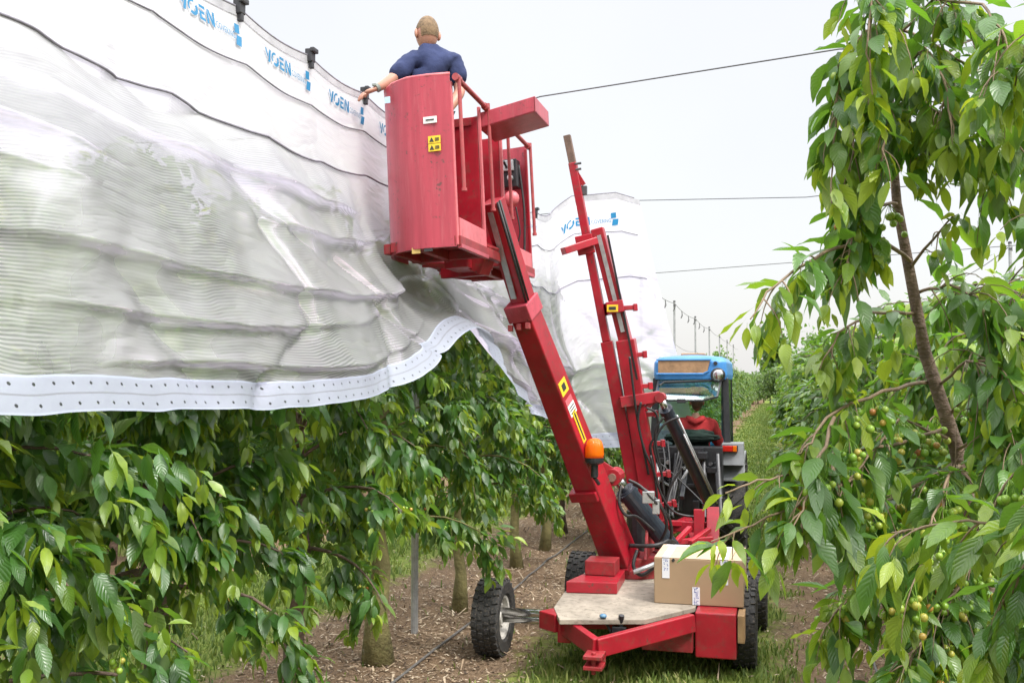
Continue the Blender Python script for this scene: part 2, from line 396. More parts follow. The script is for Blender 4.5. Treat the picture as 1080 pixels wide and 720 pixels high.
def c_out(s): return _sm(s, [0, 4, 6.2, 7.2, 8.4, 9.5, 11, 12.3, 14.3], [.72, .68, .70, .72, .55, .45, .45, .5, .45])
def c_exp(s): return _sm(s, [0, 5, 6.0, 6.6, 8.4, 9.2, 14], [1.35, 1.4, 2.2, 4.5, 4.5, 1.8, 1.5])
def c_path(s):
    s = np.asarray(s, float)
    over = np.maximum(s-S_BEND, 0); R = .55; amax = 1.25
    ang = np.minimum(over/R, amax); rest = np.maximum(over-R*amax, 0)
    x = TOPV+R*(1-np.cos(ang))+rest*math.sin(amax)
    y = np.minimum(s, S_BEND)+R*np.sin(ang)+rest*math.cos(amax)
    return x, y, np.cos(ang), -np.sin(ang), ang       # position, outward normal
def cover_pt(s, t, folds=True):
    s = np.asarray(s, float); t = np.asarray(t, float)
    x, y, nx_, ny_, ang = c_path(s)
    H = c_top(s)+(c_hem(s)-c_top(s))*t
    o = c_out(s)*np.power(np.clip(t, 0, 1), c_exp(s))
    if folds:
        w = np.clip((t-.12)/.5, 0, 1)
        calm = _ip(s, [0, 6.1, 6.5, 8.5, 9, 14.3], [1, 1, .35, .35, 1, 1])
        f = w*(.13*fbm(s*.55+3, t*1.6+s*.3, 11, 2)+.07*fbm(s*1.3, t*4+s*.9, 12, 3))
        for k, (t0, sl, a, wd) in enumerate([(.15, .0, .016, .014), (.335, .0, .020, .016), (.44, .022, .09, .034), (.55, .014, .13, .04), (.64, .030, .10, .03), (.74, .004, .14, .04), (.83, -.010, .10, .03), (.92, 0, .07, .022)]):
            tk = t0+sl*(s-4)+.03*vnoise(s*.8+k*9, s*0+k, 21+k)
            am = a*(.6+1.2*np.abs(vnoise(s*.6+k*5, s*0+.3, 41+k))+.3)
            if k > 1:
                gate = np.clip(.35+2.2*vnoise(s*.5+k*3.7, s*0+.7, 81+k), 0, 1.2); dt = t-tk
                f = f+am*gate*np.where(dt < 0, np.exp(dt/(wd*2.6)), np.exp(-dt/(wd*.33)))
            else: f = f+am*np.exp(-np.abs(t-tk)/wd)*(.6+.8*vnoise(s*5, s*0, 60+k))
        # oblique stretch creases
        cr = np.abs(vnoise(s*1.1+t*2.2, t*1.2-s*.25, 31)); f = f-.08*w*np.exp(-cr/.06)
        cr = np.abs(vnoise(s*1.7-t*3.2, t*1.6+s*.5, 33)); f = f-.06*w*np.exp(-cr/.05)
        f = f*calm+np.where(s > 12.2, .05*np.sin(ang*2+t*9)*np.clip(t*3, 0, 1), 0)
        o = o+f
        H = H+.012*w*vnoise(s*6, t*2, 77)
    ex = np.maximum(s-12.6, 0)*.52*t                     # the end panel widens downwards
    tx, ty = -ny_, nx_
    return np.stack([x+nx_*o+tx*ex, y+ny_*o+ty*ex, H], -1)
def behind_cover(p, margin=.05):
    """True where a leaf point may stay"""
    u = p[:, 1]; H = p[:, 2]; v = p[:, 0]
    s = np.clip(u, 1.0, S_BEND)
    t = (c_top(s)-H)/(c_top(s)-c_hem(s))
    lim = TOPV+c_out(s)*np.power(np.clip(t, 0, 1), c_exp(s))-margin
    ok = (t > 1.0) | (v < lim)
    ok &= ~((t > .97) & (t <= 1.04) & (np.abs(v-(lim+margin)) < .05))
    inside = (u > .5) & (u < 13.6)
    ok = np.where(inside, ok & (H < 4.1), ok)
    # beyond the bend keep clear of the end panel
    return ok

# ------------------------------------------------------------------ foliage
ST_T = np.array([-.22, 0.0, .1, .28, .5, .72, .88, 1.0])
ST_W = np.array([.03, .035, .55, .96, 1.0, .7, .3, .0])
def leaf_mesh(name, mat, B, D, Nn, L, W, rnd, young, rs, parent=None, lo=False):
    n = len(B)
    if lo: idx = [1, 3, 5, 7]
    else: idx = list(range(8))
    T = ST_T[idx]; Wd = ST_W[idx]; m = len(T)
    D = D/np.linalg.norm(D, axis=1, keepdims=True)
    S = np.cross(D, Nn); S /= np.linalg.norm(S, axis=1, keepdims=True)+1e-9
    N = np.cross(S, D)
    bend = rs.uniform(.0, 1.15, n); fold = rs.uniform(.05, .75, n); tw = rs.normal(0, .38, n); wav = rs.uniform(-.11, .11, n)
    V = np.zeros((n, m, 3, 3)); UV = np.zeros((n, m, 3, 2))
    for j in range(m):
        t = T[j]; tt = max(t, 0)
        c = B+D*(L*(t+.0)*(1-.12*tt*bend))[:, None]-N*(L*bend*.42*tt*tt)[:, None]
        a = tw*tt; sj = S*np.cos(a)[:, None]+N*np.sin(a)[:, None]; nj = N*np.cos(a)[:, None]-S*np.sin(a)[:, None]
        hw = W*.5*Wd[j]
        for q, e in enumerate((-1, 0, 1)):
            wv = (wav*np.sin(t*14+e*1.5)) if (not lo and 0 < j < m-1) else 0
            V[:, j, q] = c+sj*(hw*e)[:, None]+nj*((hw*abs(e)*fold*.8)+wv*hw*2*abs(e))[:, None]
            UV[:, j, q] = (e, t)
    me = bpy.data.meshes.new(name)
    nv = n*m*3
    me.vertices.add(nv); me.vertices.foreach_set('co', V.reshape(-1).astype(np.float32))
    fq = []
    for j in range(m-1):
        for q in range(2):
            a = j*3+q; fq.append((a, a+1, a+4, a+3))
    fq = np.array(fq); k = len(fq)
    fi = (fq[None]+(np.arange(n)*m*3)[:, None, None]).reshape(-1, 4)
    nf = n*k
    me.loops.add(nf*4); me.loops.foreach_set('vertex_index', fi.reshape(-1).astype(np.int32))
    me.polygons.add(nf); me.polygons.foreach_set('loop_start', (np.arange(nf)*4).astype(np.int32))
    me.polygons.foreach_set('use_smooth', np.ones(nf, bool))
    uvl = me.uv_layers.new(name='UVMap')
    uvl.data.foreach_set('uv', UV.reshape(-1, 2)[fi.reshape(-1)].reshape(-1).astype(np.float32))
    for nm, arr in (('rnd', rnd), ('young', young)):
        at = me.attributes.new(nm, 'FLOAT', 'POINT'); at.data.foreach_set('value', np.repeat(arr, m*3).astype(np.float32))
    me.materials.append(mat); me.update(calc_edges=True)
    o = bpy.data.objects.new(name, me); COL.objects.link(o)
    if parent is not None: o.parent = parent
    return o

class Foliage:
    def __init__(s, seed, size=.125):
        s.rs = np.random.RandomState(seed); s.B = []; s.D = []; s.N = []; s.L = []; s.y = []; s.size = size; s.fr = []
    def node(s, p, d, k, size, young, hang=1.0, rad=.8):
        rs = s.rs
        d = d/(np.linalg.norm(d)+1e-9)
        a = np.cross(d, (0, 0, 1.0)); 
        if np.linalg.norm(a) < .05: a = np.array((1.0, 0, 0))
        a /= np.linalg.norm(a); b = np.cross(d, a)
        for _ in range(k):
            ph = rs.uniform(0, 2*PI)
            r = a*math.cos(ph)+b*math.sin(ph)
            ld = d*rs.uniform(.1, .7)+r*rad*rs.uniform(.5, 1.1)+np.array((0, 0, -1.0))*hang*rs.uniform(.0, 1.15)
            ld /= np.linalg.norm(ld)
            up = np.array((0, 0, 1.0))*.9+r*.75+rs.normal(0, .3, 3)
            nn = up-ld*up.dot(ld)
            if np.linalg.norm(nn) < .1: nn = r
            L = size*rs.uniform(.62, 1.18)*(1-.3*young)
            s.B.append(p+ld*L*.22+rs.normal(0, .006, 3)); s.D.append(ld); s.N.append(nn/np.linalg.norm(nn)); s.L.append(L)
            s.y.append(min(1, max(0, young*rs.uniform(.5, 1.2)+(rs.rand() < .035)*.6)))
    def shoot(s, pts, dens=1.0, young_tip=.85, start=0.0, step=.034, k=1, hang=1.0, size=None, fruit=0.0):
        pts = np.array(pts, float); seg = np.linalg.norm(np.diff(pts, axis=0), axis=1); tot = seg.sum()
        cum = np.concatenate([[0], np.cumsum(seg)])
        x = tot*start+step*s.rs.rand()
        while x < tot:
            i = min(np.searchsorted(cum, x)-1, len(seg)-1); i = max(i, 0)
            f = (x-cum[i])/(seg[i]+1e-9); p = pts[i]+(pts[i+1]-pts[i])*f; d = (pts[i+1]-pts[i])/(seg[i]+1e-9)
            r = x/tot; yg = max(0, (r-.68)/.32)**1.5*young_tip
            s.node(p, d, k, (size or s.size), yg, hang)
            if fruit and r < .65 and s.rs.rand() < fruit: s.fr.append(p)
            x += step*s.rs.uniform(.6, 1.5)/dens
        s.node(pts[-1], pts[-1]-pts[-2], 3, (size or s.size)*.8, young_tip, hang)
    def build(s, name, mat, parent, keep=None, lo=False, wr=.415, offset=(0, 0, 0)):
        B = np.array(s.B); D = np.array(s.D); N = np.array(s.N); L = np.array(s.L); y = np.array(s.y)
        if keep is not None:
            w = B+np.array(offset); tip = w+D*L[:, None]; tip[:, 2] -= L*.2
            k = keep(w) & keep(tip); B, D, N, L, y = B[k], D[k], N[k], L[k], y[k]
        n = len(B); rnd = s.rs.rand(n)*.75+.25*np.clip(vnoise(B[:, 0]*3, B[:, 2]*3+B[:, 1]*2, 3)+.5, 0, 1)
        return leaf_mesh(name, mat, B, D, N, L, L*s.rs.uniform(wr*.75, wr*1.15, n), rnd, y, s.rs, parent, lo)
    def cherries(s, parent, nmax=40, offset=(0, 0, 0), keep=None):
        rs = s.rs; n = 0
        for p in s.fr:
            if n >= nmax: break
            if keep is not None and not keep((p+np.array(offset))[None])[0]: continue
            mb = MB(); cols = []
            for _ in range(rs.randint(6, 16)):
                c = p+np.array((rs.normal(0, .026), rs.normal(0, .026), -.04-abs(rs.normal(0, .03))))
                b = len(mb.v); mb.sphere(c, rs.uniform(.010, .0135), 8); cols += [rs.rand()]*(len(mb.v)-b)
                b = len(mb.v); mb.tube([p, (p+c)/2+np.array((0, 0, .006)), c], .0012, 4, False); cols += [0.1]*(len(mb.v)-b)
            o = mb.build('cherry_cluster', CHERRY, None, smooth=True)
            o.parent = parent
            me = o.data; at = me.attributes.new('rnd', 'FLOAT', 'POINT')
            at.data.foreach_set('value', np.array((cols+[0]*len(me.vertices))[:len(me.vertices)], np.float32)); n += 1

def arc(rs, p, d, L, droop=.12, n=7, wob=.1):
    d = np.array(d, float); d /= np.linalg.norm(d); p = np.array(p, float); pts = [p.copy()]
    for i in range(n):
        d = d+np.array((0, 0, -droop*(i+1)*.5))+rs.normal(0, wob, 3)*.5; d /= np.linalg.norm(d)
        p = p+d*L/n; pts.append(p.copy())
    return pts
def make_tree(name, label, loc, seed, H=3.4, R=.95, h0=.9, nl=26, size=.125, dens=1.0, bark=BARK, leaf=LEAF, tr=.075, keep=None, fruit=.03, nfruit=20, lo=False, group=None, lean=(0, 0), nsh=6, hang=1.0, clumps=()):
    rs = np.random.RandomState(seed)
    root = thing(name, label, 'tree', loc, group)
    off = np.array(loc)
    fo = Foliage(seed+1, size); tb = MB()
    tp = []; m = 9
    for i in range(m+1):
        f = i/m; tp.append(np.array((lean[0]*f+rs.normal(0, .025)*(i > 0), lean[1]*f+rs.normal(0, .025)*(i > 0), H*f-.03*(i == 0))))
    tb.tube(tp, [tr*(1.5 if i == 0 else rs.uniform(.9, 1.1))*(1-.72*i/m) for i in range(m+1)], 10)
    tpa = np.array(tp)
    for i in range(nl):
        f = (i+rs.rand())/nl; h = h0+(H*.98-h0)*f; g = h/H*m; q = min(int(g), m-1); p = tpa[q]+(tpa[q+1]-tpa[q])*(g-q)
        az = i*2.39996+rs.uniform(-.4, .4); el = rs.uniform(.05, .65)+.35*f
        L = R*(1.08-.5*f)*rs.uniform(.75, 1.15)
        d = (math.cos(az)*math.cos(el), math.sin(az)*math.cos(el), math.sin(el))
        lp = arc(rs, p, d, L, .085*hang)
        if keep is not None:
            ok = keep(np.array(lp)+off)
            c = 2
            while c < len(lp) and ok[c]: c += 1
            lp = lp[:c]
            if not ok[1]: continue
        tb.tube(lp, np.linspace(.015*(1-.4*f), .0035, len(lp)), 5, False)
        fo.shoot(lp, dens*.9, .6, .3, .05, 2, hang, fruit=fruit)
        lpa = np.array(lp)
        for j in range(nsh):
            g = rs.uniform(.25, .97)*(len(lp)-1); q = min(int(g), len(lp)-2); pp = lpa[q]+(lpa[q+1]-lpa[q])*(g-q)
            dd = (lpa[q+1]-lpa[q]); dd = dd/np.linalg.norm(dd)+rs.normal(0, .75, 3)+np.array((0, 0, -.1))
            spn = arc(rs, pp, dd, rs.uniform(.2, .46)*R, .2*hang, 5)
            if keep is None: tb.tube(spn, np.linspace(.006, .002, len(spn)), 4, False)
            fo.shoot(spn, dens, .75, .1, .044, 2, hang, fruit=fruit*.5)
    for (s_, t_, rad_) in clumps:                       # leafy branch ends pressed against the sheet
        c = cover_pt(np.array(s_), np.array(t_), False)-off; c[0] -= .08
        st0 = tpa[min(m, max(0, int(c[2]/H*m)-1))]; mid = (st0+c)/2+np.array((0, 0, .12))
        tb.tube([st0, mid, c], [.014, .009, .005], 5, False)
        for j in range(int(46*rad_/.2)):
            a = rs.uniform(0, 2*PI); rr = rad_*math.sqrt(rs.rand()); q = c+np.array((-rs.uniform(0, .10), rr*math.cos(a), rr*math.sin(a)*.8))
            q[0] -= .30*max(0, q[2]-c[2]) if q[2] > c[2] else 0
            fo.shoot([q, q+np.array((.02, rs.normal(0, .05), -.06))], 1.0, .3, 0, .03, 2, 1.0)
    # leafy top
    fo.shoot(tpa[-3:], dens, .7, 0, .05, 2)
    t = tb.build('trunk', bark, None, smooth=True); t.parent = root
    fo.build('foliage', leaf, root, keep, lo, offset=off)
    if nfruit: fo.cherries(root, nfruit, off, keep)
    return root
def copy_tree(root, label, loc, rz=0, sc_=1.0, group=None, wide=1):
    r = root.copy(); COL.objects.link(r); r.location = loc; r.rotation_euler = (0, 0, rz); r.scale = (sc_,)*3
    r['label'] = label
    if wide != 1: r.scale = (sc_*wide, sc_*wide, sc_)
    if group: r['group'] = group
    for ch in root.children:
        c = ch.copy(); COL.objects.link(c); c.parent = r
    return r

# ---- left row: trees under and beside the white cover
LG = 'cherry trees of the row under the white cover'
near = [(-.2, 'leafy cherry tree at the far left corner, nearest the lens, under the cover'),
        (1.35, 'large leaved cherry tree at the left edge with a drooping fruiting branch'),
        (2.8, 'cherry tree with big hanging leaves below the dotted cover hem at left'),
        (4.4, 'cherry tree with hidden trunk between left edge branches and the dark trunk'),
        (5.96, 'cherry tree with dark trunk cut by the bottom edge, under the cover'),
        (7.35, 'cherry tree with thick mossy trunk left of the trailer wheel'),
        (9.17, 'cherry tree with thin trunk behind the wheel on the long axle'),
        (11.4, 'small cherry tree with slim trunk right behind the axle wheel'),
        (12.75, 'slim cherry tree beside the boom, farthest trunk under the cover')]
for i, (u, lb) in enumerate(near):
    big = u < 5
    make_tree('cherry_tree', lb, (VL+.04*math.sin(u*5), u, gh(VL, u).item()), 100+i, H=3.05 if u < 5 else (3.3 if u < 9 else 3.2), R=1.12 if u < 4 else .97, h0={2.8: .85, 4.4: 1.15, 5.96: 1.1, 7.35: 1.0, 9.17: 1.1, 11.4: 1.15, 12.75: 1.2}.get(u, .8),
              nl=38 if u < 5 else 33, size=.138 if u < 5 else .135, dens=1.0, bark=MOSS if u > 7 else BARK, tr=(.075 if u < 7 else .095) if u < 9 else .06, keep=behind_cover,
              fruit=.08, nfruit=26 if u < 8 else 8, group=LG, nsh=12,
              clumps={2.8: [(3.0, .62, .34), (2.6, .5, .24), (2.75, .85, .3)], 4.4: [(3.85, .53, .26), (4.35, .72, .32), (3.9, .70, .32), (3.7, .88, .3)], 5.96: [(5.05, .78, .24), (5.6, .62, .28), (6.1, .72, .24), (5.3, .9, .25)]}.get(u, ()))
# ---- right row, the tree whose branches hang into the picture
RG = 'cherry trees of the row right of the lane'
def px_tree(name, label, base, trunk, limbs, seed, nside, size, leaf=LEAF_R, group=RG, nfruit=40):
    rs = np.random.RandomState(seed)
    root = thing(name, label, 'tree', base, group); off = np.array(base)
    fo = Foliage(seed+1, size); tb = MB(); tw = MB()
    tp = [np.array(P(*t[:3]))-off for t in trunk]
    tb.tube(tp, [t[3] for t in trunk], 10)
    for lb in limbs:
        pts = [np.array(P(*p))-off for p in lb['p']]
        r0 = lb.get('r', .0075); dens = lb.get('d', 1.0)
        # refine
        q = [pts[0]]
        for a, b in zip(pts[:-1], pts[1:]):
            for f in (.25, .5, .75, 1): q.append(a+(b-a)*f+rs.normal(0, .003, 3))
        tw.tube(q, np.linspace(r0*.8, .002, len(q)), 6, False)
        fo.shoot(q, dens, lb.get('y', .8), lb.get('s', .1), .04, lb.get('k', 2), lb.get('h', 1.0), fruit=lb.get('f', .035))
        n = int(lb.get('n', nside)*1.5); qa = np.array(q)
        for j in range(n):
            i = int(rs.uniform(lb.get('s', .15), .98)*(len(q)-1)); i = min(i, len(q)-2)
            d = qa[i+1]-qa[i]; d = d/(np.linalg.norm(d)+1e-9)+rs.normal(0, .65, 3)+np.array((0, 0, -.35))
            sp_ = arc(rs, qa[i], d, rs.uniform(.12, .30)*lb.get('sl', 1), .2, 5)
            tw.tube(sp_, np.linspace(.003, .0012, 6), 4, False)
            fo.shoot(sp_, dens, lb.get('y', .8), 0, .04, 1, lb.get('h', 1.0), fruit=lb.get('f', .035)*.6)
    t = tb.build('trunk', BARK, None, smooth=True); t.parent = root
    t = tw.build('branches', TWIG, None, smooth=True); t.parent = root
    def clear(w):                                        # the bare stretch of the trunk shows between the branches
        ok = np.ones(len(w), bool); ta = np.array(P(*trunk[4][:3])); tb2 = np.array(P(*trunk[2][:3])); cc_ = np.array(CP)
        for f in np.linspace(0, 1, 40):
            q = ta+(tb2-ta)*f; d_ = q-cc_; L_ = np.linalg.norm(d_); d_ /= L_
            r_ = w-cc_; al = r_@d_; pd = np.linalg.norm(r_-al[:, None]*d_, axis=1)
            ok &= ~((pd < .05) & (al < L_+.02) & (al > L_-.75))
        return ok
    fo.build('foliage', leaf, root, clear if nfruit > 50 else None, wr=.405, offset=off)
    fo.cherries(root, nfruit)
    return root

b1 = PH(1122, 1062, 0)
px_tree('cherry_tree', 'tall cherry tree with bare leaning reddish trunk and hanging branches right of the box', tuple(b1),
 [(1122, 1064, 3.5, .042), (1062, 720, 3.45, .030), (1008, 470, 3.4, .025), (975, 370, 3.35, .021), (946, 215, 3.3, .016), (938, 120, 3.3, .013), (945, 30, 3.3, .009), (962, -70, 3.3, .005)],
 [dict(p=[(941, 70, 3.3), (912, 35, 3.05), (888, 60, 2.9), (880, 140, 2.85), (876, 215, 2.8)], n=8, sl=.7, d=1.1),
  dict(p=[(945, 40, 3.3), (985, 0, 3.0), (1035, 5, 2.75), (1062, 40, 2.6), (1070, 100, 2.55)], n=9, d=1.1),
  dict(p=[(950, 0, 3.3), (935, -40, 3.0), (920, -20, 2.8), (915, 40, 2.7), (920, 100, 2.7)], n=7, y=.95),
  dict(p=[(942, 90, 3.3), (970, 55, 3.0), (995, 80, 2.8), (1005, 150, 2.75)], n=8, y=.6, sl=.8),
  dict(p=[(942, 110, 3.3), (925, 100, 3.0), (935, 140, 2.85), (928, 175, 2.8)], n=6, y=1.0, sl=.6),
  dict(p=[(945, 30, 3.3), (1000, 55, 3.05), (1045, 85, 2.95), (1078, 140, 2.9)], n=7),
  dict(p=[(943, 80, 3.3), (985, 115, 3.1), (1025, 150, 3.0), (1050, 185, 2.95)], n=6, sl=.8),
  dict(p=[(943, 100, 3.3), (960, 130, 3.1), (972, 165, 3.0)], n=5, sl=.7, y=1.0),
  dict(p=[(943, 60, 3.3), (915, 75, 3.1), (900, 130, 3.0), (898, 190, 2.95)], n=7, sl=.8),
  dict(p=[(944, 160, 3.3), (915, 170, 3.1), (890, 215, 3.0), (880, 290, 2.95)], n=8, y=.7, sl=.8),
  dict(p=[(947, 215, 3.3), (915, 215, 3.1), (900, 250, 2.95), (888, 300, 2.85)], n=5, sl=.6),
  dict(p=[(942, 130, 3.3), (985, 130, 3.1), (1030, 110, 2.9), (1068, 150, 2.8)], n=8, y=.5, sl=.8),
  dict(p=[(960, 275, 3.3), (925, 250, 3.1), (880, 262, 2.9), (838, 285, 2.75), (810, 308, 2.65), (795, 335, 2.6)], n=6, sl=.6, d=1.15, y=.7, r=.009),
  dict(p=[(962, 280, 3.3), (990, 245, 3.2), (1010, 225, 3.1)], n=3, sl=.5, r=.007),
  dict(p=[(1000, 440, 3.4), (1030, 400, 3.2), (1050, 420, 3.0), (1062, 480, 2.95)], n=8),
  dict(p=[(1012, 490, 3.4), (950, 520, 3.15), (915, 570, 3.0), (905, 620, 2.95)], n=7, f=.3),
  dict(p=[(1030, 560, 3.42), (1030, 580, 3.1), (1000, 640, 2.95), (985, 700, 2.9)], n=8, f=.3),
  dict(p=[(968, 330, 3.35), (920, 330, 3.15), (885, 350, 3.0), (865, 390, 2.9)], n=5, sl=.6),
  dict(p=[(980, 403, 3.4), (930, 412, 3.1), (872, 440, 2.9), (855, 465, 2.8), (838, 480, 2.75)], n=4, sl=.6, s=.35, r=.0085, f=.3),
  dict(p=[(1000, 450, 3.4), (940, 470, 3.1), (880, 478, 2.95), (840, 500, 2.8), (800, 507, 2.65), (764, 520, 2.6)], n=5, s=.35, k=1, y=1.0, sl=.42, r=.008),
  dict(p=[(880, 440, 2.9), (866, 480, 2.75), (850, 530, 2.65), (838, 555, 2.6)], n=4, sl=.6, y=.5),
  dict(p=[(900, 505, 2.95), (850, 528, 2.75), (795, 552, 2.65), (750, 572, 2.58)], n=3, s=.45, k=1, y=1.0, sl=.35, r=.006, f=0),
  dict(p=[(880, 478, 2.95), (880, 510, 2.8), (895, 570, 2.75)], n=6, sl=.8, y=.3),
  dict(p=[(1005, 465, 3.4), (950, 440, 3.2), (915, 480, 3.0), (895, 520, 2.9)], n=7, f=.5, y=.4),
  dict(p=[(1008, 475, 3.4), (1045, 450, 3.1), (1075, 470, 2.9), (1100, 520, 2.8)], n=7),
  dict(p=[(1012, 490, 3.4), (1000, 500, 3.0), (985, 545, 2.8), (970, 600, 2.75)], n=7, f=.4),
  dict(p=[(1030, 560, 3.42), (985, 575, 3.1), (930, 605, 2.95), (885, 640, 2.9), (866, 670, 2.85)], n=8, f=.45, sl=.8),
  dict(p=[(1040, 610, 3.42), (1000, 640, 3.0), (960, 690, 2.8), (940, 730, 2.7)], n=8, f=.4),
  dict(p=[(1046, 640, 3.42), (1060, 640, 3.0), (1050, 700, 2.7), (1040, 760, 2.6)], n=6),
  dict(p=[(965, 310, 3.35), (1000, 300, 3.2), (1045, 320, 3.05), (1075, 360, 3.0)], n=8),
  dict(p=[(985, 410, 3.4), (1020, 380, 3.2), (1060, 390, 3.0), (1090, 430, 2.9)], n=8),
 ], 501, 12, .12, nfruit=98)
b0 = Vector((VR+.05, 1.75, 0))
rz = dict(f=.08)
px_tree('cherry_tree', 'cherry tree whose twigs with long leaves enter the lower right corner', tuple(b0),
 [(1500, 1900, 1.6, .05), (1480, 1200, 1.62, .042), (1440, 700, 1.65, .035), (1400, 300, 1.7, .025), (1380, -100, 1.75, .012)],
 [dict(p=[(1440, 700, 1.65), (1250, 560, 1.9), (1110, 560, 2.15), (1035, 548, 2.25), (985, 553, 2.3), (938, 562, 2.35)], n=5, sl=.55, s=.35, y=.9, d=.9, **rz),
  dict(p=[(1440, 640, 1.65), (1250, 520, 1.85), (1130, 540, 2.0), (1085, 590, 2.1), (1050, 650, 2.15), (1042, 700, 2.15)], n=6, sl=.7, s=.35, y=.7, **rz),
  dict(p=[(1450, 800, 1.65), (1250, 640, 1.9), (1120, 640, 2.1), (1060, 690, 2.2), (1020, 750, 2.2)], n=6, sl=.7, s=.3, **rz),
  dict(p=[(1420, 500, 1.68), (1250, 420, 1.9), (1130, 440, 2.2), (1070, 500, 2.4), (1030, 560, 2.45)], n=6, sl=.7, s=.4, y=.5, **rz),
  dict(p=[(1400, 300, 1.7), (1260, 180, 1.9), (1150, 200, 2.3), (1085, 260, 2.5)], n=5, sl=.6, s=.4),
  dict(p=[(1390, 100, 1.72), (1250, -40, 1.9), (1150, -30, 2.2), (1085, 20, 2.4), (1070, 90, 2.4)], n=6, sl=.7, s=.4, y=.6),
 ], 521, 11, .128, nfruit=14)
# rest of the right row, near ones unique
rl = [(5.5, 'bushy cherry tree directly behind the leaning reddish trunk at right'),
      (7.2, 'second bushy cherry tree behind the leaning trunk, right of the trailer'),
      (9.0, 'cherry tree of the right row level with the red mast')]
rt = []
for i, (u, lb) in enumerate(rl):
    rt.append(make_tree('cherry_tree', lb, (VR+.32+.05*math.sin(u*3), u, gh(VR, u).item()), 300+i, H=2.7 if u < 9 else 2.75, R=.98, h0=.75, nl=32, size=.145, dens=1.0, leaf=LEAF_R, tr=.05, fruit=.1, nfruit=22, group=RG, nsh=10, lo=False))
protoF = [make_tree('cherry_tree', 'cherry tree of the right row abreast of the tractor bonnet' if k == 0 else 'cherry tree of the right row just past the tractor bonnet', (VR+.12, 10.7+1.75*k, 0), 340+k, H=2.75, R=.95, h0=.7, nl=32, size=.145, dens=.9, leaf=LEAF_FAR, tr=.05, nfruit=0, lo=True, group=RG, nsh=9) for k in range(2)]
rs = np.random.RandomState(9)
k = 0
u = 14.2
while u < 112:
    copy_tree(protoF[k % 2], 'bushy cherry tree far along the right row beyond the tractor', (VR+.1+rs.normal(0, .08), u, 0), rs.uniform(0, 6.28), rs.uniform(.92, 1.04), RG+', beyond the tractor', 1.38)
    u += 1.75; k += 1
u = 14.3
while u < 112:
    copy_tree(protoF[k % 2], 'bushy cherry tree of the covered row, farther back than the tractor driver', (VL+rs.normal(0, .06), u, 0), rs.uniform(0, 6.28), rs.uniform(.9, 1.02), 'cherry trees of the left row beyond the cover')
    u += 1.75; k += 1
u = 3.2
while u < 46:
    copy_tree(protoF[k % 2], 'cherry tree in the next row seen through gaps under the covered trees', (VL-SP-.7+rs.normal(0, .1), u, 0), rs.uniform(0, 6.28), rs.uniform(1.0, 1.15), 'cherry trees of the row behind the covered row')
    u += 1.8; k += 1
u = 4.0
while u < 46:
    copy_tree(protoF[k % 2], 'cherry tree in the farther right row, behind the right row', (VR+SP+rs.normal(0, .1), u, 0), rs.uniform(0, 6.28), rs.uniform(.95, 1.05), 'cherry trees of the second row to the right')
    u += 1.8; k += 1
u = 6.0
while u < 60:
    copy_tree(protoF[k % 2], 'cherry tree two rows behind the covered row', (VL-2*SP+rs.normal(0, .1), u, 0), rs.uniform(0, 6.28), rs.uniform(1.05, 1.2), 'cherry trees two rows behind the covered row')
    u += 1.9; k += 1
for i in range(9):
    copy_tree(protoF[i % 2], 'cherry tree closing the far end of the grass lane behind the tractor', (-3.6+i*.62+rs.normal(0, .15), 96+rs.uniform(-3, 10), 0), rs.uniform(0, 6), rs.uniform(1.0, 1.25), 'cherry trees at the far end of the lane')
# windbreak far beyond the orchard
def far_tree(seed, loc, H, R, label, group=None):
    r_ = np.random.RandomState(seed); root = thing('windbreak_tree', label, 'tree', loc, group)
    tb = MB(); tb.tube([(0, 0, 0), (.1, 0, H*.5), (0, .1, H*.95)], [.28, .18, .05], 8)
    B = []; 
    for i in range(26):
        f = r_.uniform(.22, 1); rr = R*math.sin(PI*min(.93, max(.12, f*.85+.1)))**.7*r_.uniform(.3, .85); az = r_.uniform(0, 2*PI)
        c = np.array((rr*math.cos(az), rr*math.sin(az), H*f)); tb.tube([(0, 0, H*f*.8), c], [.07, .03], 5, False)
        q = r_.normal(0, 1, (85, 3))*R*.27; q[:, 2] *= 1.2; B.append(c+q)
    B = np.concatenate(B); n = len(B); D = r_.normal(0, 1, (n, 3)); N = r_.normal(0, 1, (n, 3))
    tb.build('trunk', BARK, None).parent = root
    leaf_mesh('foliage', LEAF_FAR, B, D, N, np.full(n, .55), np.full(n, .42), r_.rand(n), r_.rand(n)*.1, r_, root, True)
    return root
w0 = far_tree(71, (-.5, 118, 0), 7.0, 2.2, 'tall dark windbreak tree on the horizon beside the lane')
w1 = far_tree(72, (4.0, 122, 0), 6.5, 2.6, 'rounder dark windbreak tree on the horizon behind the right row')
for i in range(26):
    x = -75+i*6.2+rs.uniform(-2, 2)
    copy_tree((w0, w1)[i % 2], 'windbreak tree in the far hedge behind the orchard', (x, 124+rs.uniform(-3, 8), 0), rs.uniform(0, 6), rs.uniform(.55, .8), 'windbreak trees of the far hedge')

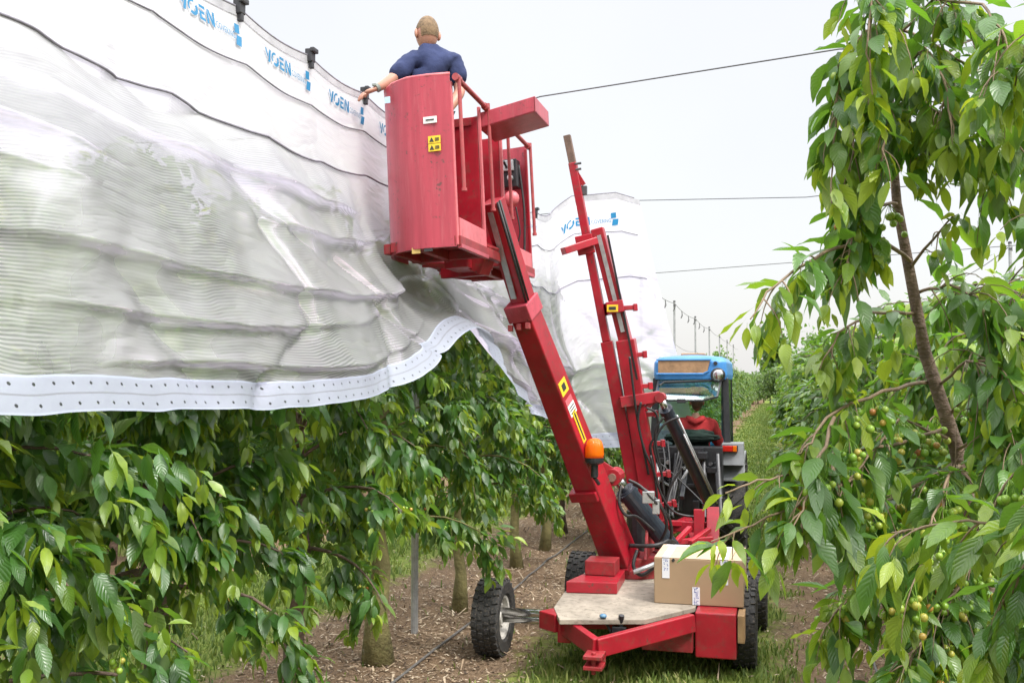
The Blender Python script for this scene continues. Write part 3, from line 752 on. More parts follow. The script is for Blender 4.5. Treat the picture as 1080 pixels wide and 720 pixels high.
# ------------------------------------------------------------------ grass and litter
def grassmat():
    m, nt, out = newmat('grass_blades'); N = NT(nt)
    a = N.n('ShaderNodeAttribute'); a.attribute_name = 'rnd'
    c = N.ramp(a.outputs['Fac'], [(0, (.07, .12, .022)), (.5, (.15, .225, .04)), (.82, (.26, .3, .07)), (1, (.42, .37, .17))])
    b = N.n('ShaderNodeBsdfPrincipled'); N.l(c, b.inputs['Base Color']); b.inputs['Roughness'].default_value = .6
    t = N.n('ShaderNodeBsdfTranslucent'); N.l(c, t.inputs[0])
    mx = N.n('ShaderNodeMixShader'); mx.inputs[0].default_value = .35; N.l(b.outputs[0], mx.inputs[1]); N.l(t.outputs[0], mx.inputs[2]); N.l(mx.outputs[0], out.inputs[0]); return m
GRASS = grassmat()
def soup(name, mat, V, fs_per, rnd):
    """V: (n, k, 3), fs_per: faces on k verts"""
    n, k = V.shape[:2]; me = bpy.data.meshes.new(name)
    me.vertices.add(n*k); me.vertices.foreach_set('co', V.reshape(-1).astype(np.float32))
    li = []; ls = []; off = 0; sizes = []
    fi = [np.array(f) for f in fs_per]
    loops = np.concatenate([np.concatenate(fi)[None]+(np.arange(n)*k)[:, None]], 0).reshape(-1)
    sizes = np.tile([len(f) for f in fi], n); starts = np.concatenate([[0], np.cumsum(sizes)[:-1]])
    me.loops.add(len(loops)); me.loops.foreach_set('vertex_index', loops.astype(np.int32))
    me.polygons.add(len(starts)); me.polygons.foreach_set('loop_start', starts.astype(np.int32))
    at = me.attributes.new('rnd', 'FLOAT', 'POINT'); at.data.foreach_set('value', np.repeat(rnd, k).astype(np.float32))
    me.materials.append(mat); me.update(calc_edges=True)
    o = bpy.data.objects.new(name, me); COL.objects.link(o); return o
def rowdist(x):
    k = np.mod((x-VL)/SP+100.5, 1); return np.abs(k-.5)*SP
rs = np.random.RandomState(4)
N0 = 420000
u = 3.5+95*rs.rand(N0)**2.7; x = rs.uniform(-8.2, 4.5, N0)
g = rowdist(x)+fbm(x*1.3, u*1.3, 51)*.85+fbm(x*5, u*5, 52)*.45
keep = rs.rand(N0) < np.clip((g-.95)/.55, .012, 1)
x = x[keep]; u = u[keep]; n = len(x)
az = rs.uniform(0, 2*PI, n); h = rs.uniform(.03, .085, n)*(1+.5*vnoise(x*2, u*2, 8)); w = rs.uniform(.003, .006, n)*(1+u*.09)
z0 = gh(x, u); dx, dy = np.cos(az), np.sin(az); ln = rs.uniform(.2, 1.0, n)*h
b1_ = np.stack([x-dy*w, u+dx*w, z0-.004], -1); b2_ = np.stack([x+dy*w, u-dx*w, z0-.004], -1)
m1 = np.stack([x+dx*ln*.4-dy*w*.7, u+dy*ln*.4+dx*w*.7, z0+h*.65], -1); m2 = np.stack([x+dx*ln*.4+dy*w*.7, u+dy*ln*.4-dx*w*.7, z0+h*.65], -1)
tp = np.stack([x+dx*ln, u+dy*ln, z0+h], -1)
tag(soup('grass', GRASS, np.stack([b1_, b2_, m2, m1, tp], 1), [(0, 1, 2, 3), (3, 2, 4)], np.clip(rs.rand(n)*.7+.3*(vnoise(x*1.5, u*1.5, 9)+.5), 0, 1)),
    'short yellow green grass in the lane strip and between the rows', 'grass', kind='stuff')
def chipmat():
    m, nt, out = newmat('dry_litter'); N = NT(nt)
    a = N.n('ShaderNodeAttribute'); a.attribute_name = 'rnd'
    c = N.ramp(a.outputs['Fac'], [(0, (.05, .033, .022)), (.4, (.15, .098, .06)), (.78, (.31, .23, .15)), (1, (.5, .42, .31))])
    b = N.n('ShaderNodeBsdfPrincipled'); N.l(c, b.inputs['Base Color']); b.inputs['Roughness'].default_value = .85; N.l(b.outputs[0], out.inputs[0]); return m
CHIP = chipmat()
N0 = 110000
u = 3.5+22*rs.rand(N0)**1.8; x = rs.uniform(-5, 3.2, N0); g = rowdist(x)+fbm(x*1.3, u*1.3, 51)*.85
keep = rs.rand(N0) < np.clip(1.35-g, .05, 1); x = x[keep]; u = u[keep]; n = len(x)
L = rs.uniform(.008, .05, n)*np.where(rs.rand(n) < .05, 3.2, 1); w = rs.uniform(.003, .010, n); az = rs.uniform(0, 2*PI, n); til = rs.normal(0, .3, n)
dx, dy = np.cos(az), np.sin(az); z0 = gh(x, u)+rs.uniform(.004, .016, n)+np.abs(til)*L*.5
def cp(a, b, up): return np.stack([x+dx*L*a*.5-dy*w*b, u+dy*L*a*.5+dx*w*b, z0+til*L*a*.5+up], -1)
tag(soup('wood_chip_litter', CHIP, np.stack([cp(-1, -1, 0), cp(1, -.6, 0), cp(1, .6, 0), cp(-1, 1, 0), cp(0, 0, .005)], 1), [(0, 1, 4), (1, 2, 4), (2, 3, 4), (3, 0, 4)], rs.rand(n)),
    'brown wood chips, twigs and dry leaves strewn along the tree rows', 'litter', kind='stuff')

# ------------------------------------------------------------------ irrigation pipe, posts and wires
def pipe(x0, name, label, seed, grp=None):
    uu = np.arange(2.5, 60, .35); mb = MB()
    mb.tube([(x0+.10*vnoise(q*.5, 0*q+seed, seed).item()+.03*vnoise(q*2.1, 0*q, seed).item(), q, .022+gh(x0, q).item()) for q in uu], .011, 6)
    tag(mb.build(name, PIPE, smooth=True), label, 'hose', grp)
pipe(-2.78, 'irrigation_hose', 'dusty black irrigation hose lying along the trunks at left', 3)
pipe(VR-.35, 'irrigation_hose', 'dark irrigation hose on the ground under the right row', 4)
def post(x, y, H, label, grp):
    r = thing('row_post', label, 'post', (x, y, 0), grp)
    MB().tube([(x, y, -.05), (x, y, H)], .032, 10).build('post_shaft', STEEL, r, smooth=False)
    MB().lathe((x, y, H), (0, 0, 1), [(.036, -.02), (.036, .015), (.02, .03)], 10).build('post_cap', DSTEEL, r)
    MB().box((x, y, H-.12), (.05, .09, .04)).box((x+.03, y, H-.12), (.02, .03, .09)).build('wire_bracket', DSTEEL, r)
PG = 'posts of the left row beyond the cover'
post(-3.12, 8.25, 4.30, 'grey metal post standing between the mossy trunk and axle wheel', None)
post(-3.12, 13.1, 4.25, 'grey metal post behind the boom under the cover end', None)
for i, uu in enumerate((22.3, 29.5, 36.8, 44, 51.3, 58.5, 66)):
    post(VL, uu, 4.55, ['thin grey post hidden behind the cover end', 'nearest thin grey post above the tractor roof, left of the others', 'second thin grey post above the tractor roof', 'third thin grey post above the tractor roof'][i] if i < 4 else 'far thin grey wire post above the right side of the tractor roof', PG)
post(4.25, 20.9, 4.86, 'lone grey wire post rising at the right edge above the trees', None)
def wire(pts, label, name='overhead_wire', r=.006, grp=None, sag=.0):
    q = []
    for a, b in zip(pts[:-1], pts[1:]):
        a = Vector(a); b = Vector(b)
        for i in range(12):
            f = i/12; p = a.lerp(b, f); p.z -= sag*4*f*(1-f); q.append(p)
    q.append(Vector(pts[-1]))
    return tag(MB().tube(q, r, 5).build(name, WIRE, smooth=True), label, 'wire', grp)
wire([(-7.2, 8.5, 4.6), (-3.05, 8.3, 4.42), P(570, 102, 8.4), P(885, 52, 7.3), (1.05, 7.6, 4.6), (5.2, 7.3, 4.9)], 'highest thin cross wire from the red tray to the top of the right tree', sag=.0)
wire([(-7.2, 14.4, 4.5), (-3.0, 14.1, 4.66), P(668, 211.5, 14.25), P(850, 208, 13.2), P(1080, 183, 11.6), (8, 12.5, 5)], 'middle cross wire running right from the top corner of the cover end', sag=.0)
wire([(-7.2, 22.2, 4.5), (VL, 22.3, 4.5), P(690, 288, 22), P(1080, 258, 17.6), (12, 19, 5)], 'lowest and faintest cross wire above the tractor', r=.007)
def rowwire(x, h, u0, u1, label, st, r=.005, sag=.1):
    pts = [(x, q, h) for q in np.arange(u0, u1, st)]
    return wire(pts, label, 'row_wire', r, None, sag)
rowwire(VL, 4.5, 14.6+.5, 80, 'sagging top wire joining the thin posts behind the tractor', 7.25, .007)
rowwire(VL, 3.3, 15.1, 80, 'lower wire joining the thin posts behind the tractor', 7.25, .005)
rowwire(4.25, 4.8, 20.9, 80, 'sagging wire running back from the lone right post', 7.0, .008)
rowwire(4.25, 4.2, 20.9, 80, 'lower wire running back from the lone right post', 7.0, .007)
# hooks left hanging on the wire
HK = MB(); 
for i in range(9):
    q = 22.5+i*2.3; z = 4.5-.1*4*((q-15.1)/7.25 % 1)*(1-((q-15.1)/7.25 % 1))
    MB().tube([(VL, q, z), (VL+.02, q+.03, z-.15), (VL-.03, q+.1, z-.22), (VL, q+.2, z-.05)], .012, 5).build('wire_hook', WIRE, bpy.data.objects['row_wire'])
# ------------------------------------------------------------------ the white cover
cov = thing('rain_cover', 'long white woven plastic cover with blue lettering hung over the left tree row', 'cover', (TOPV, 6.0, 0))
def grid_mesh(name, mat, s, t, parent, lift=0.0):
    S, T = np.meshgrid(s, t); V = cover_pt(S, T)
    if lift:
        _, _, nx_, ny_, _ = c_path(S); V[..., 0] += nx_*lift; V[..., 1] += ny_*lift
    ns, nt_ = len(s), len(t); og = np.array(origin(parent))
    me = bpy.data.meshes.new(name); me.vertices.add(ns*nt_); me.vertices.foreach_set('co', (V-og).reshape(-1).astype(np.float32))
    i, j = np.meshgrid(np.arange(ns-1), np.arange(nt_-1)); a = (j*ns+i).reshape(-1)
    fi = np.stack([a, a+1, a+ns+1, a+ns], -1); nf = len(fi)
    me.loops.add(nf*4); me.loops.foreach_set('vertex_index', fi.reshape(-1).astype(np.int32))
    me.polygons.add(nf); me.polygons.foreach_set('loop_start', (np.arange(nf)*4).astype(np.int32)); me.polygons.foreach_set('use_smooth', np.ones(nf, bool))
    uv = np.stack([S, T*(c_top(S)-c_hem(S))], -1).reshape(-1, 2)
    if name == 'hem_band': uv = np.stack([S, (T-t[0])/(t[-1]-t[0])], -1).reshape(-1, 2)
    me.uv_layers.new(name='UVMap').data.foreach_set('uv', uv[fi.reshape(-1)].reshape(-1).astype(np.float32))
    me.materials.append(mat); me.update(calc_edges=True)
    o = bpy.data.objects.new(name, me); COL.objects.link(o); o.parent = parent
    return o
sA = np.concatenate([np.arange(.6, 9, .03), np.arange(9, S_END+.01, .04)])
grid_mesh('film', FILM, sA, np.linspace(0, .952, 190), cov)
EDGEB = surf('grey_edge_strip', (.42, .42, .45), .45, .25, 5, bump=.1)
grid_mesh('edge_strip', EDGEB, sA, np.linspace(0, .022, 4), cov, .005)
# hem with its two rows of punched eyelets
m, nt, out = HEM, HEM.node_tree, None
N = NT(nt); pr = [n for n in nt.nodes if n.type == 'BSDF_PRINCIPLED'][0]
uv = N.n('ShaderNodeUVMap'); sp_ = N.n('ShaderNodeSeparateXYZ'); N.l(uv.outputs[0], sp_.inputs[0])
fx = N.math('MULTIPLY', N.math('SUBTRACT', N.math('FRACT', N.math('DIVIDE', sp_.outputs[0], .095)), .5), .095/.012)
fy = N.math('MULTIPLY', N.math('SUBTRACT', N.math('ABSOLUTE', N.math('SUBTRACT', sp_.outputs[1], .5)), .27), 12.0)
dd = N.math('ADD', N.math('MULTIPLY', fx, fx), N.math('MULTIPLY', fy, fy))
hole = N.math('LESS_THAN', dd, .32)
ln_ = N.math('LESS_THAN', N.math('ABSOLUTE', N.math('SUBTRACT', sp_.outputs[1], .5)), .025)
edge = N.math('GREATER_THAN', N.math('ABSOLUTE', N.math('SUBTRACT', sp_.outputs[1], .5)), .44)
cc = N.mix(hole, (.42, .45, .54), (.03, .03, .035)); cc = N.mix(ln_, cc, (.3, .31, .36)); cc = N.mix(edge, cc, (.5, .55, .68)); N.l(cc, pr.inputs['Base Color'])
hb = grid_mesh('hem_band', HEM, sA, np.linspace(.944, 1.0, 8), cov, .008)
for k, tt in enumerate((.15, .335)):
    s = np.arange(.7, S_END-.1, .05); t = tt+.012*vnoise(s*1.3, s*0+k, 91+k)+.006*vnoise(s*4, s*0+k, 93+k)
    p = cover_pt(s, t); _, _, nx_, ny_, _ = c_path(s); p[:, 0] += nx_*.008; p[:, 1] += ny_*.008
    MB().tube([tuple(q) for q in p], .0065 if k else .005, 6).build('seam_cord', CORD, cov, smooth=True)
s = np.arange(.7, S_END-.05, .05); p = cover_pt(s, s*0); MB().tube([tuple(q+np.array((0, 0, .006))) for q in p], .008, 6).build('top_rope', CORD, cov, smooth=True)
for c in np.arange(4.86-.86*4, 12.4, .86):
    q = Vector(cover_pt(np.array(c), np.array(0.0)).tolist()); mb = MB()
    mb.box(q+Vector((.012, 0, .004)), (.05, .055, .085)).box(q+Vector((.04, 0, .035)), (.03, .07, .03)).box(q+Vector((.02, 0, -.055)), (.03, .03, .05))
    mb.build('rope_clip', BLACKP, cov, bevel=.006)
# lettering printed on the film
def lettering():
    polys = []
    h = 1.0
    def add(p, dx): polys.append([(x+dx, y) for x, y in p])
    add([(0, 1), (.19, 1), (.36, .52), (.27, .30)], 0); add([(.58, 1), (.84, 1), (.56, .0), (.30, 0)], 0)
    for a0, a1, w in ((75, 215, .17), (235, 395, .24)):
        n = 9; r0 = []; r1 = []
        for i in range(n+1):
            a = math.radians(a0+(a1-a0)*i/n); r0.append((.53*math.cos(a)+.56, .52*math.sin(a)+.5)); r1.append(((.53-w)*math.cos(a)+.56, (.52-w)*math.sin(a)+.5))
        for i in range(n): add([r0[i], r0[i+1], r1[i+1], r1[i]], .82)
    add([(0, 1), (.62, 1), (.62, .8), (0, .8)], 2.05); add([(0, .6), (.55, .6), (.55, .42), (0, .42)], 2.05); add([(0, .42), (.22, .42), (.22, .2), (0, .2)], 2.05); add([(0, .2), (.62, .2), (.62, 0), (0, 0)], 2.05)
    add([(0, 0), (.2, 0), (.2, .66), (0, 1)], 2.85); add([(.06, 1), (.28, 1), (.66, .3), (.56, 0)], 2.85); add([(.62, 0), (.84, 0), (.84, 1), (.62, 1)], 2.85)
    add([(.05, 1.25), (.62, 1.3), (.58, .62), (0, .58)], 6.0); add([(.18, .45), (.8, .48), (.62, -.28), (-.02, -.3)], 6.0)
    # small word from the built-in font
    cu = bpy.data.curves.new('word', 'FONT'); cu.body = 'COVERING'; cu.size = .74; cu.resolution_u = 3; cu.space_character = 1.02
    o = bpy.data.objects.new('word', cu); COL.objects.link(o)
    dg = bpy.context.evaluated_depsgraph_get(); me = bpy.data.meshes.new_from_object(o.evaluated_get(dg))
    wv = [(v.co.x, v.co.y) for v in me.vertices]; wf = [tuple(pp.vertices) for pp in me.polygons]
    mx = max(a for a, b in wv); wv = [(a/mx*2.15+3.82, b*.9+.12) for a, b in wv]
    bpy.data.objects.remove(o); bpy.data.curves.remove(cu); bpy.data.meshes.remove(me)
    return polys, wv, wf
LP, WV, WF = lettering()
def logo(s0, scale, drop, flip=False):
    vs = []; fs = []
    for p in LP:
        b = len(vs); vs += p; fs.append(tuple(range(b, b+len(p))))
    b = len(vs); vs += WV; fs += [tuple(i+b for i in f) for f in WF]
    a = np.array(vs); s = s0+a[:, 0]*scale; hh = drop-a[:, 1]*scale*.92
    base = c_top(s)+np.where(s < S_BEND, .035*np.abs(np.sin(PI*(s-4.86)/.86)), 0)
    top = c_top(s); t = np.clip((hh-(base-top))/(top-c_hem(s)), 0, 1)
    p = cover_pt(s, t); _, _, nx_, ny_, _ = c_path(s); p[:, 0] += nx_*.012; p[:, 1] += ny_*.012
    mb = MB(); mb.v = [tuple(q) for q in p]; mb.f = fs
    mb.build('logo_print', BLUE_LOGO, cov)
for k in range(-3, 9): logo(4.27+.862*k, .086, .21)
logo(12.78, .118, .40)

# ------------------------------------------------------------------ the red lifting platform on its trailer
tr_ = thing('lift_platform_trailer', 'red lifting work platform trailer with tall boom, raised basket and fork mast', 'work platform', (-1.0, 8.2, 0))
HD = .5
def h3(px, py, h): return PH(px, py, h)
dk = [h3(584, 640, HD), h3(590, 653, HD), h3(680, 653, HD), h3(733, 640, HD)]
cA = h3(733, 668, .34); cB = h3(777, 668, .34)
poly = [(p.x, p.y) for p in dk[:3]]+[(cA.x-.01, max(cA.y, dk[3].y)), (cA.x-.01, cA.y+.45), (cB.x+.01, cA.y+.45), (-.30, 9.45), (-1.72, 9.45), (-1.72, 7.95)]
mb = MB().prism([(x, y, HD-.035) for x, y in poly], (0, 0, .035)); mb.build('deck', PLY, tr_, bevel=.004)
ch = MB()
FX0, FX1 = -1.62, -.38
ch.beam((FX0+.06, 7.2, .37), (FX0+.06, 10.2, .37), .1, .16).beam((FX1-.06, 8.0, .37), (FX1-.06, 10.2, .38), .1, .16)
ch.beam((FX0, 9.2, .36), (FX1, 9.2, .36), .12, .14).beam((FX0, 10.15, .42), (FX1, 10.15, .42), .12, .16).beam((FX0, 8.0, .36), (FX1, 8.0, .36), .12, .14)
a0 = h3(577, 651, .43); a1 = h3(594, 656, .43); ch.beam(a0, a1, .16, .13)
f0 = h3(590, 658, .42); f1 = h3(690, 660, .42); ch.beam(f0+Vector((0, .06, 0)), f1+Vector((0, .06, 0)), .05, .08)
ch.build('chassis', RED, tr_, bevel=.008)
hp = h3(629, 683, .36)
hf = MB(); L0 = h3(589, 654, .43); R0 = h3(731, 656, .44)
hf.beam(L0, hp, .06, .13).beam(hp, R0, .06, .13)
hf.build('hitch_frame', RED, tr_, bevel=.008)
tg = MB(); tg.box(hp+Vector((.0, -.08, -.03)), (.13, .16, .025)).box(hp+Vector((.0, -.08, -.10)), (.13, .16, .025)).box(hp+Vector((0, -.01, -.065)), (.13, .03, .1))
tg.tube([hp+Vector((0, -.11, -.15)), hp+Vector((0, -.11, .0))], .016, 8); tg.build('hitch_tongue', RED_DARK, tr_, bevel=.004)
# storage case at the right front
c0 = h3(733, 668, .34); c1 = h3(777, 668, .34)
cs = MB(); cs.box(((c0.x+c1.x)/2, c0.y+.22, .333), (c1.x-c0.x, .44, .33)); cs.build('storage_case', RED, tr_, bevel=.01)
pk = MB(); pk.box((c1.x+.035, c0.y+.25, .39), (.05, .5, .2)); pk.build('plank', surf('old_plank', (.28, .17, .08), .8, .3, 8, bump=.2), tr_, bevel=.004)
sb = MB(); q0 = h3(676, 674, .3); q1 = h3(731, 674, .3); sb.box(((q0.x+q1.x)/2, q0.y+.1, .3), (q1.x-q0.x, .12, .17)); sb.build('skirt_panel', RED_DARK, tr_, bevel=.006)
# valve with blue knob
kv = h3(640, 657, .46); kb = MB(); kb.tube([kv+Vector((.05, 0, -.1)), kv+Vector((-.02, -.04, .06))], .012, 8).box(kv+Vector((.09, 0, -.06)), (.1, .06, .09)).tube([kv+Vector((.1, 0, -.02)), kv+Vector((.11, -.02, .07))], .022, 8)
vb = kb.build('valve_block', BLACK, tr_, bevel=.004); MB().sphere(kv+Vector((-.02, -.04, .06)), .028, 12, (1, 1, .6)).build('lever_knob', surf('blue_knob', (.09, .2, .32), .35), vb, smooth=True)
# wheels
def wheel(c, r, w, parent, name='wheel', lugs=26, axis=Vector((1, 0, 0)), rim=RIM, side=1, rr=.56):
    c = Vector(c)
    rt_ = MB(); ri = r*rr
    rt_.lathe(c, axis*side, [(0.02, w*.5*.72), (ri*.32, w*.5*.72), (ri*.36, w*.5*.4), (ri*.84, w*.5*.3), (ri*.9, w*.5*.78), (ri*1.03, w*.5*.86), (ri*1.03, w*.5*.7), (ri*.95, 0), (ri*.9, -w*.3), (ri*1.02, -w*.43), (.03, -w*.3)], 32)
    for k in range(6):
        a = k*PI/3; rt_.lathe(c+Vector((side*w*.5*.44, math.cos(a)*ri*.6, math.sin(a)*ri*.6)), axis*side, [(ri*.06, -.01), (ri*.06, .012), (.001, .014)], 6)
    ty = MB(); ty.lathe(c, axis, [(ri, -w*.42), (ri*1.12, -w*.5), (r*.9, -w*.52), (r*.965, -w*.44), (r*.975, 0), (r*.965, w*.44), (r*.9, w*.52), (ri*1.12, w*.5), (ri, w*.42), (ri*.98, 0)], 48)
    ty.f = ty.f[:-2]
    for k in range(lugs):
        for j, off in ((-1, 0), (1, .5), (-.33, .25), (.33, .75)):
            a = (k+off)*2*PI/lugs; d = Vector((0, math.cos(a), math.sin(a))); tt = Vector((0, -math.sin(a), math.cos(a)))
            big = abs(j) == 1
            p = c+d*(r*.965)+axis*(j*w*.36)
            ty.beam(p-tt*(r*PI/lugs*.62)-axis*(j*.0), p+tt*(r*PI/lugs*.42)+axis*(j*w*.04), w*(.2 if big else .17), r*.075, up=d)
    # an empty keeps tyre and rim together
    e = bpy.data.objects.new(name, None); COL.objects.link(e); e.parent = parent; e.location = c-origin(parent); e.empty_display_size = .1
    ty.build('tyre', RUBBER, e, bevel=0); rt_.build('rim', rim, e, smooth=False)
    return e
wheel((-2.28, 7.83, .298), .305, .21, tr_, side=1)
wheel((-.30, 8.02, .300), .315, .17, tr_, side=1)
wheel((-.24, 9.3, .300), .315, .17, tr_, side=1)
wheel((-1.80, 9.12, .315), .315, .21, tr_, side=-1)
ax = MB(); ax.tube([(-2.22, 7.83, .345), (-1.5, 7.83, .345)], .032, 12).tube([(-2.22, 7.86, .275), (-1.5, 7.9, .275)], .026, 12); ax.build('telescopic_axle', CHROME, tr_, smooth=True)
MB().tube([(-1.78, 9.12, .315), (-.2, 9.3, .315)], .03, 10).build('rear_axle', DSTEEL, tr_, smooth=True)
# red steps beside the turret
s0 = h3(597, 625, .5); s1 = h3(652, 625, .5)
st_ = MB(); st_.prism([(s0.x, s0.y, .503), (s1.x, s0.y+.05, .503), (s1.x-.02, s0.y+.6, .503), (s0.x+.12, s0.y+.6, .503)], (0, 0, .09)); st_.build('step_box', RED, tr_, bevel=.006)
st_ = MB(); st_.box(((s0.x+s1.x)/2+.02, s0.y+.42, .655), ((s1.x-s0.x)*.62, .26, .115)); st_.build('step_box', RED_DARK, tr_, bevel=.006)
# turret
bb = P(663, 612, 8.8)
tu = MB(); tu.lathe((bb.x+.03, bb.y+.05, .5), (0, 0, 1), [(.3, .0), (.3, .07), (.22, .09), (.22, .16)], 24)
for sx in (-.17, .17): tu.prism([(bb.x+sx-.012, bb.y-.18, .66), (bb.x+sx-.012, bb.y+.4, .66), (bb.x+sx-.012, bb.y+.3, 1.0), (bb.x+sx-.012, bb.y, 1.0)], (.024, 0, 0))
tu.build('turret', RED_DARK, tr_, bevel=.005)
# boom
UPB = Vector((-.30, -1, .0))
bt = P(551, 322, 7.8); bi = P(519, 212, 7.5)
db = (bb-bt).normalized()
bm = MB().beam(bt, bb+db*.05, .175, .195, UPB, .25, .27)
boom = bm.build('outer_boom', RED, tr_, bevel=.012)
def collar(px, py, w, h, L, name='boom_collar', mat=RED):
    z = 1/(1/8.8+(612-py)/(612-322)*(1/7.8-1/8.8)); c = P(px, py, z)
    MB().beam(c-db*L/2, c+db*L/2, w, h, UPB).build(name, mat, boom, bevel=.008); return c
ct = collar(552, 325, .21, .23, .14, mat=RED_FADED_SHEEN); collar(621, 515, .255, .275, .09); collar(654, 592, .275, .292, .06)
sdv = db.cross(UPB).normalized(); upv = sdv.cross(db).normalized()
for k in (-.1, -.02, .06): MB().box(ct+upv*.122+sdv*k*-1+db*.1, (.035, .05, .05)).build('guide_screw', RED_RAIL, boom, bevel=.004)
ib = MB().beam(bi, bt+db*.3, .14, .155, UPB).build('inner_boom', RED, tr_, bevel=.008)
MB().beam(bi+upv*.081+db*.06, bt+upv*.081-db*.1, .045, .012, UPB).build('wear_strip', STEEL, ib)
sR = -sdv if (-sdv).x > 0 else sdv          # towards the lane
for k in (.02, .05): MB().tube([bi+sR*.083+upv*(.09-k*1.2), bt+sR*.083+upv*(.09-k*1.2)-db*.02], .011, 6).build('boom_hose', HOSE, ib, smooth=True)
# stickers on the lane side of the boom
def bsticker(px, py, L, w, mat, nm, off=.02, parent=None):
    z = 1/(1/8.8+(612-py)/(612-322)*(1/7.8-1/8.8)); c = P(px, py, z); ax_c = bt+db*((c-bt).dot(db)); hw_ = .5*(.175+.075*((c-bt).length/(bb-bt).length)); c = ax_c+sR*(hw_+.0015)+upv*off
    o = MB().beam(c-db*L/2, c+db*L/2, w, .004, sR).build(nm, mat, boom); return c
c = bsticker(592, 405, .12, .13, YELLOW, 'warning_sticker'); 
MB().beam(c-db*.03+sR*.003, c+db*.03+sR*.003, .06, .003, sR).build('pictogram', INK, boom)
bsticker(598, 419, .05, .12, RED_PALE, 'red_sticker'); c = bsticker(601, 428, .10, .12, WHITE, 'load_plate')
for k in (-.025, 0, .025): MB().beam(c+db*k-upv*.045+sR*.003, c+db*k+upv*.045+sR*.003, .008, .003, sR).build('printed_line', INK, boom)
c = bsticker(609, 446, .30, .06, YELLOW, 'notice_strip')
MB().beam(c-db*.13+sR*.003, c+db*.13+sR*.003, .018, .003, sR).build('printed_line', INK, boom)
# beacon
bk = P(627, 485, 8.15); be = MB(); be.lathe(bk, (0, 0, 1), [(.03, -.14), (.03, -.04), (.075, -.02), (.078, .0), (.078, .02)], 20)
be.tube([bk+Vector((0, 0, -.14)), bk+Vector((.02, .08, -.2))], .016, 8)
beo = be.build('beacon_lamp', BLACK, tr_, smooth=False)
MB().lathe(bk, (0, 0, 1), [(.074, .02), (.078, .05), (.074, .11), (.06, .155), (.035, .175), (.005, .18)], 20).build('amber_dome', AMBER, beo, smooth=True)
# lifting cylinder
k0 = P(648, 502, 8.62); k1 = P(708, 578, 8.85); kd = (k1-k0).normalized()
cy = MB().tube([k0+kd*.16, k0+kd*.2, k1], [.07, .085, .085], 18).tube([k0+kd*.17, k0+kd*.22], .098, 18).build('lift_cylinder', CYL, tr_, smooth=False)
MB().tube([k0, k0+kd*.2], .045, 14).build('piston_rod', CHROME, cy, smooth=True)
pb = MB(); pn = Vector((.0, -1, 0)); 
pb.tube([k0+Vector((0, -.12, 0)), k0+Vector((0, .12, 0))], .075, 14).beam(k0-db*.12+Vector((-.12, 0, 0)), k0+Vector((0, 0, 0)), .2, .11).build('pin_bracket', RED, tr_, bevel=.006)
MB().tube([k0+Vector((0, -.145, 0)), k0+Vector((0, .14, 0))], .035, 12).build('pivot_pin', RUST, cy)
def hose(pts, r=.014, parent=tr_, mat=HOSE, name='hydraulic_hose'):
    pts = [Vector(p) for p in pts]; q = []
    for i in range(len(pts)-1):
        p0 = pts[max(i-1, 0)]; p1 = pts[i]; p2 = pts[i+1]; p3 = pts[min(i+2, len(pts)-1)]
        for k in range(8):
            t = k/8; q.append(.5*((2*p1)+(p2-p0)*t+(2*p0-5*p1+4*p2-p3)*t*t+(3*p1-3*p2+p3-p0)*t**3))
    q.append(pts[-1]); return MB().tube(q, r, 7).build(name, mat, parent, smooth=True)
hose([P(663, 506, 8.5), P(676, 513, 8.45), P(690, 528, 8.4), P(705, 545, 8.5), P(708, 565, 8.6), P(700, 578, 8.7)])
hose([P(668, 510, 8.52), P(684, 519, 8.45), P(698, 535, 8.42), P(703, 556, 8.5), P(694, 574, 8.62)])
hose([P(655, 512, 8.55), P(653, 530, 8.5), P(660, 543, 8.5), P(672, 545, 8.55), P(690, 560, 8.6)])
hose([P(664, 575, 8.6), P(690, 575, 8.5), P(706, 570, 8.6), P(712, 572, 8.8)], .018)
hose([P(672, 580, 8.55), P(668, 596, 8.5), P(676, 606, 8.5), P(690, 598, 8.55)], .016)
hose([P(668, 603, 8.45), P(684, 597, 8.45), P(700, 590, 8.6)], .02, mat=STEEL, name='steel_pipe')
MB().box(P(684, 524, 8.43), (.1, .06, .1)).box(P(692, 534, 8.43), (.06, .06, .12)).build('valve_fitting', STEEL, tr_, bevel=.006)

# ------------------------------------------------------------------ basket
HB0, HB1 = 3.10, 4.27
VRr, VLl, U0, U1, U2, U3 = -2.05, -2.67, 6.28, 6.95, 7.52, 8.36
bfl = MB()
for (a, b) in (((VRr, U0+.02), (VRr, U3)), ((VLl+.1, U0+.3), (VLl+.1, U3-.3)), ((VRr, U1), (VLl+.05, U1)), ((VRr, U2), (VLl+.05, U2)), ((VRr, U3), (-2.6, U3)), ((VRr, U0+.02), (-2.55, U0+.1)), ((-2.35, U0+.05), (-2.35, U3)), ((-2.6, U0+.12), (VLl+.1, U0+.35))):
    bfl.beam((a[0], a[1], HB0+.04), (b[0], b[1], HB0+.04), .05, .07)
basket = bfl.build('basket', RED_DARK, tr_, bevel=.005)
MB().prism([(VRr, U0+.03, HB0+.075), (VRr, U1, HB0+.075), (VLl+.03, U1, HB0+.075), (VLl+.03, 6.62, HB0+.075), (-2.5, U0+.08, HB0+.075)], (0, 0, .012)).build('floor_plate', RED_DARK, basket)
MB().prism([(VRr, U2, HB0+.075), (VRr, U3, HB0+.075), (-2.5, U3, HB0+.075), (VLl+.03, U3-.3, HB0+.075), (VLl+.03, U2, HB0+.075)], (0, 0, .012)).build('floor_plate', RED_DARK, basket)
